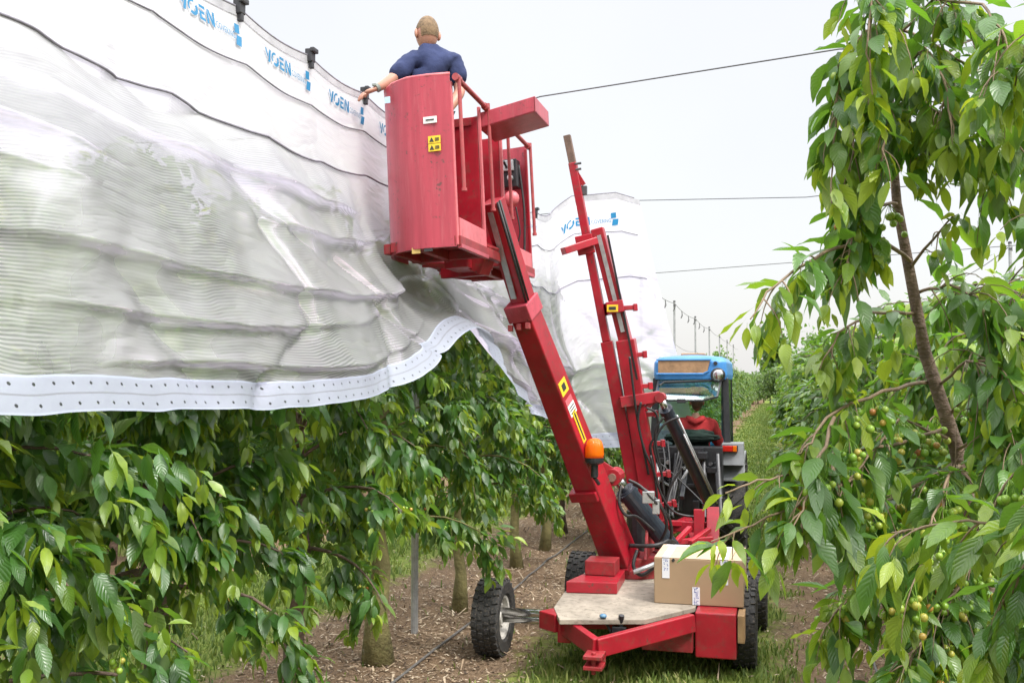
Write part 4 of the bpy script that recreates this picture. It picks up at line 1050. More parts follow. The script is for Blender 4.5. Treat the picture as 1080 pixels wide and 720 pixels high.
def curved(pts, z0, z1, th, name, mat):
    # plan spline extruded upward with thickness
    q = []
    P2 = [Vector((x, y, 0)) for x, y in pts]
    for i in range(len(P2)-1):
        p0 = P2[max(i-1, 0)]; p1 = P2[i]; p2 = P2[i+1]; p3 = P2[min(i+2, len(P2)-1)]
        for k in range(6):
            t = k/6; q.append(.5*((2*p1)+(p2-p0)*t+(2*p0-5*p1+4*p2-p3)*t*t+(3*p1-3*p2+p3-p0)*t**3))
    q.append(P2[-1]); n = len(q); vs = []
    for i, p in enumerate(q):
        d = (q[min(i+1, n-1)]-q[max(i-1, 0)]).normalized(); nn = Vector((-d.y, d.x, 0))
        for o_ in (0, th):
            for z in (z0, z1): vs.append((p.x+nn.x*o_, p.y+nn.y*o_, z))
    mb = MB()
    for off in ((0, 1), (3, 2), (1, 3), (2, 0)):
        v2 = []; 
        for i in range(n): v2 += [vs[i*4+off[0]], vs[i*4+off[1]]]
        mb.add(v2, [(i*2, i*2+2, i*2+3, i*2+1) for i in range(n-1)])
    for k in (0, n-1): mb.add([vs[k*4], vs[k*4+1], vs[k*4+3], vs[k*4+2]], [(0, 1, 2, 3)])
    return mb.build(name, mat, basket, smooth=True)
arcp = [(VRr, U0), (-2.2, U0-.025), (-2.35, U0-.02), (-2.48, U0+.05), (-2.585, U0+.17), (-2.65, U0+.34), (VLl, U0+.55), (VLl, U1)]
front = curved(arcp, HB0+.0, HB1, -.018, 'curved_panel', RED_FADED_SHEEN)
arcq = [(x, max(U3-(y-U0), U2)) for x, y in arcp][::-1]
curved(arcq, HB0+.0, HB1-.02, -.018, 'curved_panel', RED_FADED_SHEEN)
# rolled top edge of the near panel
rim_ = MB(); rim_.tube([(x, y+.008, HB1) for x, y in arcp], .013, 8).build('rolled_edge', RED_PALE, basket, smooth=True)
def wallp(x0, x1, y, z0, z1, name, mat, t=.025):
    return MB().box(((x0+x1)/2, y, (z0+z1)/2), (abs(x1-x0), t, z1-z0)).build(name, mat, basket, bevel=.004)
d1 = wallp(VLl+.02, VRr-.015, U1, HB0+.09, HB1-.12, 'divider_panel', RED)
MB().beam((VLl+.05, U1-.014, HB1-.16), (VRr-.06, U1-.014, HB1-.16), .02, .05).build('panel_rib', RED_DARK, basket)
wallp(VLl+.02, VRr-.015, U2, HB0+.09, HB1-.14, 'divider_panel', RED)
# corner posts
for yy, mat in ((U1, RED_PALE), (U2, RED_PALE), (U0+.02, RED_PALE), (U3-.02, RED)):
    MB().box((VRr-.002, yy, (HB0+HB1)/2-.02), (.022, .03, HB1-HB0-.06)).build('corner_post', mat, basket, bevel=.004)
for a, b in ((U0+.05, U1-.03), (U2+.03, U3-.05)):
    MB().box((VRr+.004, (a+b)/2, HB0+.10), (.02, b-a, .2)).build('kick_plate', RED_PALE, basket, bevel=.004)
    MB().box((VRr+.012, (a+b)/2, HB0+.005), (.03, b-a+.05, .03)).build('edge_rail', RED_FADED_SHEEN, basket, bevel=.004)
# hand rails along the lane side and the hinged drop bars
for a, b in ((U0+.02, U1+.02), (U2, U3-.12)):
    rl_ = MB(); rl_.tube([(VRr+.045, a, HB1-.03), (VRr+.045, b, HB1-.05)], .018, 12).tube([(VRr+.045, a-.03, HB1-.03), (VRr+.045, a+.05, HB1-.03)], .025, 12).tube([(VRr+.045, b-.03, HB1-.05), (VRr+.045, b+.03, HB1-.05)], .027, 12)
    rl_.build('hand_rail', RED_RAIL, basket, smooth=False)
    for q, ln in ((a, .78), (b+.02, .80)):
        MB().tube([(VRr+.06, q, HB1-.02), (VRr+.06, q+.01, HB1-ln)], .0135, 10).tube([(VRr+.06, q+.01, HB1-ln), (VRr+.06, q+.01, HB1-ln-.02)], .019, 10).build('drop_bar', RED_RAIL, basket, smooth=False)
# top tray over the boom slot
ty0, ty1, tx0, tx1 = 6.98, 7.42, VRr-.02, VRr+.42
tb_ = MB(); zt = HB1-.20; tl = Vector((tx0, ty0, zt)); sl = .075
def tpz(x): return zt+(x-tx0)/(tx1-tx0)*sl
vs = [(tx0, ty0, tpz(tx0)), (tx1, ty0, tpz(tx1)), (tx1, ty1, tpz(tx1)), (tx0, ty1, tpz(tx0))]
tb_.prism([Vector(v) for v in vs], (0, 0, .012))
for a, b in ((0, 1), (1, 2), (2, 3), (3, 0)):
    va, vb = Vector(vs[a]), Vector(vs[b]); tb_.prism([va+Vector((0, 0, .001)), vb+Vector((0, 0, .001)), vb+Vector((0, 0, .115)), va+Vector((0, 0, .115))], (Vector((0, 0, 1)).cross(vb-va)).normalized()*.012)
tb_.build('tray', RED_FADED_SHEEN, basket, bevel=.004)
# controls inside the far half
cb = MB().box((VRr-.13, U3-.12, HB1-.28), (.16, .14, .24)).tube([(VRr-.13, U3-.2, HB1-.24), (VRr-.13, U3-.3, HB1-.2)], .012, 8).tube([(VRr-.17, U3-.2, HB1-.34), (VRr-.2, U3-.3, HB1-.36)], .012, 8)
cbo = cb.build('control_box', BLACK, basket, bevel=.008)
MB().box((VRr-.13, U3-.2, HB1-.22), (.12, .03, .09)).tube([(VRr-.1, U3-.2, HB1-.33), (VRr-.1, U3-.24, HB1-.33)], .025, 12).build('gauge', STEEL, basket, bevel=.004)
MB().sphere((VRr-.11, U3-.17, HB1-.5), .07, 14, (1, .7, 1.0)).build('stop_button', RED_PALE, basket, smooth=True)
hose([(VRr-.11, U3-.15, HB1-.55), (VRr-.2, U3-.13, HB1-.8), (VRr-.13, U3-.13, HB1-.92), (VRr-.06, U3-.13, HB1-.8), (VRr-.08, U3-.15, HB1-.57)], .007, basket, name='control_cable')
hose([(VRr-.05, U3-.1, HB1-.2), (VRr-.02, U3-.1, HB1-.6), (VRr-.04, U3-.1, HB0+.15)], .01, basket, name='control_cable')
# stickers on the near panel
def psticker(px, py, w, h, mat, nm, u=U0-.03):
    a = PU(px, py, u); return MB().box(a, (w, .006, h)).build(nm, mat, basket), a
psticker(465, 124.5, .095, .045, WHITE, 'name_sticker')
o_, a = psticker(465, 124.5, .001, .001, INK, 'printed_line'); MB().box(a+Vector((0, -.005, 0)), (.06, .003, .008)).build('printed_line', INK, basket)
for py in (145.5, 154): 
    o_, a = psticker(468.5, py, .086, .05, YELLOW, 'warning_sticker')
    m_ = MB().prism([a+Vector((-.034, -.004, -.014)), a+Vector((-.002, -.004, -.014)), a+Vector((-.018, -.004, .016))], (0, -.002, 0))
    for k in (-.008, .0, .008): m_.box(a+Vector((.02, -.005, k)), (.03, .002, .004))
    m_.build('pictogram', INK, basket)
psticker(421, 101, .04, .045, LBLUE, 'square_sticker', U0+.03)
# torn tape and dark tab on the lower edge
psticker(444, 262, .06, .04, surf('torn_tape', (.55, .38, .12), .6), 'torn_tape', U0-.015); psticker(457, 261, .06, .03, INK, 'dark_tab', U0-.022)
# clutter below the boom slot
ug = MB(); ug.box((-2.3, 7.2, HB0-.0), (.18, .4, .09)).tube([(-2.6, 7.1, HB0+.02), (-2.1, 7.3, HB0-.02)], .03, 8).beam((-2.55, 7.4, HB0-.02), (-2.15, 7.4, HB0-.02), .06, .1)
ug.build('boom_head', RED, basket, bevel=.005)
lk = MB(); lk.beam((-2.2, 7.18, HB0-.06), (bi.x, bi.y, bi.z-.32), .14, .16).build('boom_bracket', RED_DARK, basket, bevel=.005)

BT = math.radians(-2.8); pv = Vector((VRr, 0, HB0))-origin(tr_)
basket.rotation_euler = (0, BT, 0); rp = Matrix.Rotation(BT, 3, 'Y') @ pv; basket.location = pv-rp+Vector((-.035, 0, 0))
# ------------------------------------------------------------------ fork mast behind
ZM = 10.0
ms = MB(); ms.beam(P(604, 172, ZM), P(640, 360, ZM), .08, .10, (0, -1, 0)).beam(P(640, 360, ZM), P(674, 540, ZM), .12, .10, (0, -1, 0))
mast = ms.build('inner_mast', RED, tr_, bevel=.008)
MB().beam(P(598, 143, ZM), P(606, 182, ZM), .07, .07, (0, -1, 0)).build('mast_head', RUST, mast, bevel=.004)
om = MB(); om.beam(P(630, 241, ZM-.02), P(660, 360, ZM-.02), .125, .15, (0, -1, 0)).beam(P(660, 358, ZM-.03), P(694, 572, ZM-.03), .185, .17, (0, -1, 0))
outer = om.build('outer_mast', RED, tr_, bevel=.01)
MB().beam(P(631.5, 248, ZM-.11), P(657, 350, ZM-.11), .04, .008, (0, -1, 0)).build('mast_slot', STEEL, outer)
MB().beam(P(641, 248, ZM-.12), P(672, 400, ZM-.12), .02, .02, (0, -1, 0)).build('mast_chain', BLACK, outer)
fk = MB(); fk.beam(P(628, 254, ZM-.13), P(594, 265, ZM-.28), .10, .07).build('fork_arm', RED, mast, bevel=.005)
MB().beam(P(615, 248, ZM-.12), P(619, 268, ZM-.12), .17, .05, (0, -1, 0)).build('carriage_plate', RED, mast, bevel=.005)
MB().tube([P(606, 173, ZM-.05), P(613, 172, ZM-.05)], .012, 6).tube([P(607, 179, ZM-.05), P(613, 178, ZM-.05)], .012, 6).build('mast_pin', DSTEEL, mast)
MB().beam(P(608, 182, ZM), P(616, 195, ZM), .04, .05, (0, -1, 0)).build('mast_gusset', RED, mast); MB().box(P(616, 201, ZM), (.06, .04, .09)).build('mast_latch', DSTEEL, mast, bevel=.003)
for (x0, y0, x1, y1) in ((656, 325, 667, 324), (658, 375, 677, 373.5), (664, 408, 683, 406.5), (669, 438, 689, 436), (676, 468, 696, 467), (682, 501, 702, 499), (693, 533, 708, 530)):
    a, b = P(x0, y0, ZM-.04), P(x1+5, y1, ZM-.04); MB().beam(a, b, .06, .045).beam(b-(b-a).normalized()*.04, b, .085, .07).build('mast_hook', RED, outer, bevel=.004)
MB().beam(P(639, 326, ZM-.03), P(656, 323, ZM-.03), .25, .12).build('mast_collar', RED, outer, bevel=.005)
a = P(646, 325, ZM-.17); MB().box(a, (.11, .006, .07)).build('warning_sticker', YELLOW, outer); MB().box(a+Vector((0, -.005, 0)), (.07, .003, .03)).build('pictogram', INK, outer)
MB().beam(P(654, 424, ZM-.1), P(696, 418, ZM-.1), .1, .11).beam(P(680, 432, ZM-.1), P(690, 422, ZM-.1), .05, .05).build('mast_arm', RED, outer, bevel=.006)
pp = P(697, 419, ZM-.1); MB().tube([pp+Vector((0, -.09, 0)), pp+Vector((0, .09, 0))], .05, 14).build('arm_pivot', RED_DARK, outer)
e0 = P(700, 427, ZM-.1); e1 = P(748, 530, 10.6); ed = (e1-e0).normalized()
c2 = MB().tube([e0+ed*.08, e1], .062, 16).tube([e0+ed*.05, e0+ed*.14], .072, 16).tube([e1-ed*.05, e1+ed*.02], .072, 16).build('tilt_cylinder', CYL, tr_, smooth=False)
MB().tube([e0-ed*.06, e0+ed*.1], .035, 12).build('piston_rod', CHROME, c2, smooth=True)
MB().tube([e0+ed*.14+Vector((.085, -.02, 0)), e1+Vector((.085, -.02, 0))], .012, 6).tube([e0+ed*.4+Vector((.07, -.05, 0)), e1-ed*.1+Vector((.07, -.05, 0))], .01, 6).build('pressure_pipe', STEEL, c2, smooth=True)
for pts in ([(664, 376), (668, 410), (672, 440), (678, 470), (684, 500)], [(682, 430), (692, 436), (694, 455), (686, 470), (690, 495), (692, 540)], [(676, 424), (673, 445), (680, 475), (690, 500), (695, 545)], [(700, 440), (692, 452), (692, 470), (698, 500), (702, 540)], [(716, 440), (700, 448), (690, 470), (698, 500)], [(720, 492), (708, 512), (702, 535), (706, 552)], [(686, 480), (697, 520), (712, 540), (735, 545)]):
    hose([P(x, y, ZM-.2+.02*i) for i, (x, y) in enumerate(pts)], .012)
# lower link frame between trailer and tractor
lf = MB(); lf.beam((-1.5, 9.95, .78), (-.75, 9.95, .78), .1, .1).beam((-1.45, 9.9, .45), (-1.45, 9.95, .95), .1, .1, (1, 0, 0)).beam((-.8, 9.9, .45), (-.8, 9.95, .95), .1, .1, (1, 0, 0)).beam((-1.35, 10.0, .6), (-1.05, 11.5, .62), .08, .1).beam((-.85, 10.0, .6), (-1.05, 11.5, .62), .08, .1)
lf.beam(P(700, 551, 9.7), P(748, 553, 9.9), .06, .05).beam(P(708, 576, 9.4), P(728, 556, 9.6), .05, .04).beam(P(728, 572, 9.4), P(748, 558, 9.7), .05, .04).beam(P(690, 573, 9.5), P(752, 568, 9.5), .06, .05).beam(P(752, 535, 9.9), P(752, 580, 9.7), .12, .06, (0, -1, 0))
lf.build('drawbar_frame', RED, tr_, bevel=.006)
MB().lathe(P(672, 552, 9.3), (0, 0, 1), [(.1, -.3), (.1, .12), (.06, .15)], 14).build('oil_tank', BLACK, tr_)

# ------------------------------------------------------------------ cardboard box
A0 = PH(690, 635.5, HD); A1 = PH(785, 637.5, HD); bw = A1.x-A0.x; bd = .62; bh = .345
bx = thing('cardboard_box', 'closed brown cardboard box with white printed tape on the trailer deck', 'box', (A0.x+bw/2, A0.y+bd/2, HD+.002))
x0, x1, y0, y1, z0, z1 = A0.x, A1.x, A0.y, A0.y+bd, HD+.002, HD+bh
MB().box(((x0+x1)/2, (y0+y1)/2, (z0+z1)/2), (bw, bd, z1-z0)).build('carton', CARD, bx, bevel=.006)
fl = MB(); fl.box(((x0+x1)/2, y0+bd*.25, z1+.004), (bw-.006, bd*.5-.003, .006)); fl.build('flap', CARD_LIT, bx, bevel=.002)
fl = MB(); fl.box(((x0+x1)/2, y0+bd*.75+.003, z1+.004), (bw-.006, bd*.5-.003, .006)); fl.build('flap', CARD_LIT, bx, bevel=.002)
def tape(fx, top, hgt, over):
    X_ = x0+bw*fx; mb = MB(); w = .056
    mb.box((X_, y0-.0022, top-hgt/2), (w, .003, hgt))
    if over: mb.box((X_, y0+over/2-.003, z1+.0095), (w, over, .003))
    t = mb.build('tape_strip', WTAPE, bx)
    ink = MB(); rr_ = random.Random(int(fx*100))
    n = int(hgt/.011)
    for k in range(n):
        if k < n*.35 and over: continue
        for j in range(3):
            if rr_.random() < .75: ink.box((X_-.012+j*.012+rr_.uniform(-.003, .003), y0-.0045, top-hgt+.008+k*.011), (.009*rr_.uniform(.4, 1), .001, .006))
    ink.build('printed_text', BLUEINK, t)
tape(.135, z1, .15, .5); tape(.79, z1, .18, .5); tape(.475, z0+.135, .133, 0)
MB().box(((x0+x1)/2, y1-.06, z1+.0095), (bw*.9, .06, .003)).build('tape_strip', WTAPE, bx)
MB().tube([(x0+bw*.22, y0-.004, z1-.012), (x0+bw*.22, y0+.003, z1-.012)], .012, 12).build('hand_hole', INK, bx)
# ------------------------------------------------------------------ tractor
CX = -1.10
tc_ = thing('tractor', 'narrow blue orchard tractor with tilted rear window ahead of the red platform', 'tractor', (CX, 12.8, 0))
def rounded_slab(x0, x1, y0, y1, z0, z1, r, n=5):
    pts = []
    for cx, cy, a in ((x1-r, y0+r, -90), (x1-r, y1-r, 0), (x0+r, y1-r, 90), (x0+r, y0+r, 180)):
        for k in range(n+1):
            t = math.radians(a+90*k/n); pts.append((cx+r*math.cos(t), cy+r*math.sin(t)))
    return [Vector((x, y, z0)) for x, y in pts], Vector((0, 0, z1-z0))
rf = MB(); RX = .44
# roof: crowned slab, lofted over three levels
lv = []
for (inset, z) in ((.0, 2.22), (-.012, 2.28), (-.005, 2.44), (.05, 2.50), (.3, 2.53)):
    p_, _ = rounded_slab(CX-RX+inset, CX+RX-inset, 12.36+inset, 14.0-inset, z, z, .14); lv.append(p_)
nn_ = len(lv[0]); vs = [q for l in lv for q in l]
fs = [(i*nn_+k, i*nn_+(k+1) % nn_, (i+1)*nn_+(k+1) % nn_, (i+1)*nn_+k) for i in range(len(lv)-1) for k in range(nn_)]+[tuple(range(nn_))[::-1], tuple((len(lv)-1)*nn_+k for k in range(nn_))]
rf.add(vs, fs); roof = rf.build('cab_roof', BLUEP, tc_, smooth=False)
rm = roof.modifiers.new('bevel', 'BEVEL'); rm.width = .012; rm.segments = 2; rm.limit_method = 'ANGLE'; rm.angle_limit = .5
MB().prism([(CX-.38, 12.352, 2.30), (CX+.16, 12.352, 2.30), (CX+.22, 12.352, 2.33), (CX+.25, 12.36, 2.455), (CX-.38, 12.36, 2.455)], (0, -.012, 0)).build('roof_grille', BROWNP, roof)
MB().tube([(CX-.40, 12.34, 2.29), (CX+.165, 12.34, 2.29), (CX+.235, 12.34, 2.325), (CX+.265, 12.345, 2.465), (CX-.40, 12.345, 2.465)], .012, 6).build('grille_trim', BLUEP, roof)
MB().box((CX, 13.0, 2.535), (.3, .3, .05)).build('roof_hatch', BROWNP, roof, bevel=.015)
wl = MB(); wl.lathe((CX+.345, 12.36, 2.275), (0, -1, 0), [(.085, -.03), (.09, .03), (.08, .035)], 20); wl.build('work_lamp', BLACK, roof)
MB().lathe((CX+.345, 12.36, 2.275), (0, -1, 0), [(.078, .034), (.05, .045), (.02, .05), (.001, .051)], 20).build('lamp_lens', CHROME, roof, smooth=True)
MB().lathe((CX+.315, 12.36, 2.42), (0, -1, 0), [(.025, -.02), (.025, .02)], 12).build('roof_plug', BLACK, roof)
for sx in (-1, 1):
    MB().beam((CX+sx*.42, 12.5, 2.24), (CX+sx*.45, 12.42, 1.35), .08, .09, (0, 1, 0)).build('cab_pillar', BLACK, tc_, bevel=.012)
    MB().beam((CX+sx*.41, 13.85, 2.24), (CX+sx*.41, 14.05, 1.1), .06, .07, (0, 1, 0)).build('cab_pillar', BLACK, tc_, bevel=.012)
    MB().prism([(CX+sx*.43, 12.55, 2.22), (CX+sx*.425, 13.82, 2.22), (CX+sx*.425, 14.0, 1.25), (CX+sx*.455, 12.5, 1.4)], (.006*sx, 0, 0)).build('side_window', GLASS, tc_)
MB().prism([(CX-.38, 13.88, 2.22), (CX+.38, 13.88, 2.22), (CX+.38, 14.03, 1.3), (CX-.38, 14.03, 1.3)], (0, .006, 0)).build('windscreen', GLASS, tc_)
wz = [(CX-.38, 12.40, 2.215), (CX+.38, 12.40, 2.215), (CX+.36, 11.90, 2.02), (CX+.2, 11.84, 1.98), (CX-.2, 11.84, 1.98), (CX-.36, 11.90, 2.02)]
rw = MB().prism(wz, (0, -.003, .006)).build('rear_window', GLASS, tc_)
ed_ = MB(); 
for a, b in zip(wz[1:], wz[2:]+wz[:1]): ed_.beam(Vector(a)+Vector((0, -.01, -.005)), Vector(b)+Vector((0, -.01, -.005)), .02, .02)
ed_.build('window_seal', BLACK, rw); MB().box((CX-.05, 11.83, 1.97), (.1, .03, .05)).build('window_handle', BLACKP, rw, bevel=.006)
MB().tube([(CX+.3, 12.36, 2.21), (CX-.3, 12.3, 2.19), (CX-.35, 12.2, 2.15)], .012, 6).tube([(CX+.1, 12.42, 2.2), (CX-.36, 12.35, 2.19)], .016, 6).build('wiper', BLACK, tc_)
MB().box((CX, 13.2, .72), (.7, 2.0, .5)).box((CX, 12.2, .68), (.5, .4, .5)).box((CX, 15.2, .75), (.42, 2.2, .3)).build('chassis', BLACK, tc_, bevel=.03)
hd, tv = rounded_slab(CX-.34, CX+.34, 14.05, 16.3, .85, 1.38, .14); MB().prism(hd, tv).build('bonnet', BLUEP, tc_, bevel=.05)
MB().box((CX, 16.31, 1.1), (.46, .02, .4)).build('front_grille', BLACK, tc_, bevel=.01)
for sx in (-1, 1): MB().box((CX+sx*.17, 16.33, 1.26), (.14, .02, .08)).build('headlight', WHITE, tc_, bevel=.008)
MB().tube([(CX+.3, 14.3, 1.3), (CX+.3, 14.3, 2.3)], .035, 10).build('exhaust', DSTEEL, tc_)
def twheel(x, y, r, w, sx):
    c = Vector((x, y, r)); A = Vector((1, 0, 0))
    e = bpy.data.objects.new('wheel', None); COL.objects.link(e); e.parent = tc_; e.location = c-origin(tc_); e.empty_display_size = .1
    ty = MB(); ri = r*.58; ty.lathe(c, A, [(ri, -w*.42), (ri*1.15, -w*.5), (r*.86, -w*.5), (r*.93, -w*.4), (r*.95, 0), (r*.93, w*.4), (r*.86, w*.5), (ri*1.15, w*.5), (ri, w*.42)], 44); ty.f = ty.f[:-2]
    for k in range(20):
        for s_ in (-1, 1):
            a = (k+(.5 if s_ > 0 else 0))*2*PI/20; a2 = a+.26
            p0 = c+Vector((s_*w*.5, math.cos(a)*r*.94, math.sin(a)*r*.94)); p1 = c+Vector((0, math.cos(a2)*r*.97, math.sin(a2)*r*.97))
            ty.beam(p0, p1, r*.065, r*.07, (p0-c).normalized())
    ty.build('tyre', RUBBER, e)
    rm_ = MB(); rm_.lathe(c, A*sx, [(.03, w*.1), (ri*.3, w*.1), (ri*.5, 0), (ri*.85, w*.05), (ri*.95, w*.44), (ri*1.02, w*.44), (ri*1.0, -w*.4), (.03, -w*.3)], 28); rm_.build('rim', GREYP, e)
for sx in (-1, 1): twheel(CX+sx*.50, 12.85, .60, .30, sx); twheel(CX+sx*.45, 15.7, .40, .22, sx)
for sx in (-1, 1):
    fd = MB(); pr_ = []
    for k in range(9):
        a = math.radians(35+k*16.5); pr_.append((math.cos(a)*.72, math.sin(a)*.72))
    X0 = CX+sx*.36; X1 = CX+sx*.65
    for (ya, za), (yb, zb) in zip(pr_[:-1], pr_[1:]):
        fd.prism([(X0, 12.85-ya, .62+za), (X1, 12.85-ya, .62+za), (X1, 12.85-yb, .62+zb), (X0, 12.85-yb, .62+zb)], (0, 0, -.03))
    fd.prism([(X0, 12.18, 1.20), (X1, 12.18, 1.20), (X1-.01*sx, 12.24, 1.46), (X0+.03*sx, 12.24, 1.46)], (0, .3, 0))
    f_ = fd.build('fender', GREYP, tc_, bevel=.015)
    MB().box((CX+sx*.48, 12.19, 1.40), (.20, .05, .085)).build('lamp_housing', BLACKP, f_, bevel=.008)
    MB().box((CX+sx*.46, 12.16, 1.40), (.12, .03, .07)).build('tail_lamp', REDLENS, f_, bevel=.006)
    MB().box((CX+sx*.545, 12.16, 1.40), (.045, .03, .07)).build('turn_lamp', AMBER, f_, bevel=.006)
# rear end: links, couplings, valves and hoses
R_ = random.Random(31)
rg = MB(); rg.box((CX-.02, 12.1, .95), (.86, .22, .95))
for i in range(26):
    x = CX+R_.uniform(-.45, .42); z = R_.uniform(.55, 1.5); rg.box((x, 11.93+R_.uniform(-.06, .06), z), (R_.uniform(.04, .16), R_.uniform(.06, .2), R_.uniform(.04, .2)))
rg.build('rear_housing', BLACK, tc_, bevel=.008)
for i in range(10):
    x = CX+R_.uniform(-.4, .4); z = R_.uniform(1.1, 1.52); MB().tube([(x, 11.95, z), (x+R_.uniform(-.02, .02), 11.78, z+R_.uniform(-.04, .04))], R_.uniform(.014, .026), 10).build('coupling', (STEEL, DSTEEL, DSTEEL)[i % 3], tc_)
for sx in (-.32, -.12, .2, .36):
    MB().tube([(CX+sx, 11.9, 1.35), (CX+sx*1.15, 11.55, .66)], .022, 8).tube([(CX+sx, 11.88, 1.2), (CX+sx*1.1, 11.66, .85)], .036, 8).build('lift_link', DSTEEL if sx > -.2 else STEEL, tc_)
MB().beam((CX-.42, 11.95, .62), (CX-.4, 11.2, .58), .05, .09).beam((CX+.4, 11.95, .62), (CX+.38, 11.2, .58), .05, .09).beam((CX, 11.95, 1.2), (CX, 11.3, .9), .05, .05).build('lower_link', BLACK, tc_, bevel=.008)
for i in range(8):
    x = CX+R_.uniform(-.4, .35); x2 = CX+R_.uniform(-.45, .3)
    pts = [Vector((x, 11.85, R_.uniform(1.25, 1.5))), Vector((x+.05, 11.6, R_.uniform(1.2, 1.5))), Vector(((x+x2)/2, 11.45, R_.uniform(.75, 1.1))), Vector((x2, 11.2, R_.uniform(.6, .9)))]
    hose(pts, R_.uniform(.009, .014), tc_, HOSE)
MB().tube([(CX-.35, 11.9, 1.05), (CX-.1, 11.7, .95), (CX+.05, 11.6, 1.2)], .016, 8).build('grey_pipe', STEEL, tc_, smooth=True)
st2 = MB(); st2.box((CX, 12.75, 1.05), (.46, .46, .12)).beam((CX, 12.5, 1.1), (CX, 12.42, 1.54), .44, .1, (0, 1, 0)); st2.build('seat', BLKCLOTH, tc_, bevel=.04)
MB().lathe((CX, 13.35, 1.5), (0, -.5, .87), [(.17, -.012), (.185, 0), (.17, .012)], 24).tube([(CX, 13.35, 1.5), (CX, 13.6, 1.2)], .025, 8).build('steering_wheel', BLACKP, tc_)

# crumpled jacket over the seat back
def blob_cloth(name, c, size, mat, label, cat, seed):
    n = 24; vs = []; r_ = np.random.RandomState(seed)
    for i in range(n+1):
        a = PI*i/n
        for k in range(n):
            b = 2*PI*k/n; f = 1+.45*float(fbm(np.array(3*math.cos(b)*math.sin(a)+9), np.array(3*math.cos(a)+3*math.sin(b)*math.sin(a)), seed))
            vs.append((c[0]+math.sin(a)*math.cos(b)*size[0]*f, c[1]+math.sin(a)*math.sin(b)*size[1]*f, c[2]+math.cos(a)*size[2]*f))
    fs = [(i*n+k, (i+1)*n+k, (i+1)*n+(k+1) % n, i*n+(k+1) % n) for i in range(n) for k in range(n)]
    return tag(MB().add(vs, fs).build(name, mat, None, smooth=True, loc=c), label, cat)
blob_cloth('jacket', (CX+.02, 12.36, 1.52), (.31, .10, .085), BLKCLOTH, 'dark crumpled jacket slung over the tractor seat behind the driver', 'jacket', 6)

# ------------------------------------------------------------------ people
def skin_geo(verts, edges, rad, sub=2):
    me = bpy.data.meshes.new('tmp'); me.from_pydata([tuple(v) for v in verts], edges, []); me.update()
    o = bpy.data.objects.new('tmp', me); COL.objects.link(o)
    sk = o.modifiers.new('s', 'SKIN'); sk.use_smooth_shade = True
    for i, r in enumerate(rad):
        d = me.skin_vertices[0].data[i]; d.radius = r if isinstance(r, tuple) else (r, r); d.use_root = (i == 0)
    ss = o.modifiers.new('u', 'SUBSURF'); ss.levels = sub; ss.render_levels = sub
    dg = bpy.context.evaluated_depsgraph_get(); m2 = bpy.data.meshes.new_from_object(o.evaluated_get(dg))
    g = ([v.co.copy() for v in m2.vertices], [tuple(p.vertices) for p in m2.polygons])
    bpy.data.objects.remove(o); bpy.data.meshes.remove(me); bpy.data.meshes.remove(m2)
    return g
def chain_geo(pts, rad, sub=2):
    return skin_geo(pts, [(i, i+1) for i in range(len(pts)-1)], rad, sub)
def head_geo(c, R, s=1.0, hair=False, front=.55, low=.0):
    """c: head centre; R: 3x3 with columns right, forward, up"""
    nu, nv_ = 32, 24; vs = []; fs = []; keep = []
    for i in range(nv_+1):
        a = PI*i/nv_
        for k in range(nu):
            b = 2*PI*k/nu
            x = math.sin(a)*math.cos(b); y = math.sin(a)*math.sin(b); z = math.cos(a)
            w = .076*(1-.16*max(0, -z)**1.3); d = .098*(1-.05*max(0, -z)); h = .118
            X = x*w; Y = y*d; Z = z*h
            if y > 0:                                          # face side
                Y -= .014*max(0, -z)**2*y; f = max(0, y)**3*math.exp(-(x/.5)**2)
                Y += .022*math.exp(-((z+.12)/.13)**2)*math.exp(-(x/.20)**2)*(y > .3)   # nose
                Y += .007*math.exp(-((z+.72)/.12)**2)*math.exp(-(x/.3)**2)
                Y -= .008*math.exp(-((z-.08)/.09)**2)*(math.exp(-((x-.42)/.16)**2)+math.exp(-((x+.42)/.16)**2))
                Y += .005*math.exp(-((z-.24)/.07)**2)*math.exp(-(x/.6)**2)
                Y -= .004*math.exp(-((z+.46)/.03)**2)*math.exp(-(x/.3)**2)
            else: Z += .004; Y *= 1.0-.10*max(0, -z-.3)
            if hair:
                g = 1.035; X *= g; Y *= g; Z *= g
                ok = (z > front-.2 if y > .45 else z > -.05+.4*max(0, y)+low) if y > 0 else z > -.44+.25*max(0, 1+y*1.2)*0+low
                keep.append(ok and not (abs(x) > .8 and z < .12 and y > -.5))
            vs.append(Vector(c)+(R @ Vector((X, Y, Z)))*s)
    for i in range(nv_):
        for k in range(nu):
            f = (i*nu+k, (i+1)*nu+k, (i+1)*nu+(k+1) % nu, i*nu+(k+1) % nu)
            if not hair or all(keep[j] for j in f): fs.append(f)
    if not hair:
        for sx in (-1, 1):                                     # ears
            b = len(vs); n1, n2 = 8, 10
            for i in range(n1+1):
                a = PI*i/n1
                for k in range(n2):
                    t = 2*PI*k/n2; vs.append(Vector(c)+(R @ Vector((sx*(.074+.014*math.sin(a)*math.cos(t)+.006), -.008+.019*math.sin(a)*math.sin(t)-.006*(math.cos(t)), -.006+.033*math.cos(a))))*s)
            fs += [(b+i*n2+k, b+(i+1)*n2+k, b+(i+1)*n2+(k+1) % n2, b+i*n2+(k+1) % n2) for i in range(n1) for k in range(n2)]
    return vs, fs
def frame(fwd, up=(0, 0, 1)):
    f = Vector(fwd).normalized(); r = f.cross(Vector(up)).normalized(); u = r.cross(f); return Matrix((r, f, u)).transposed()
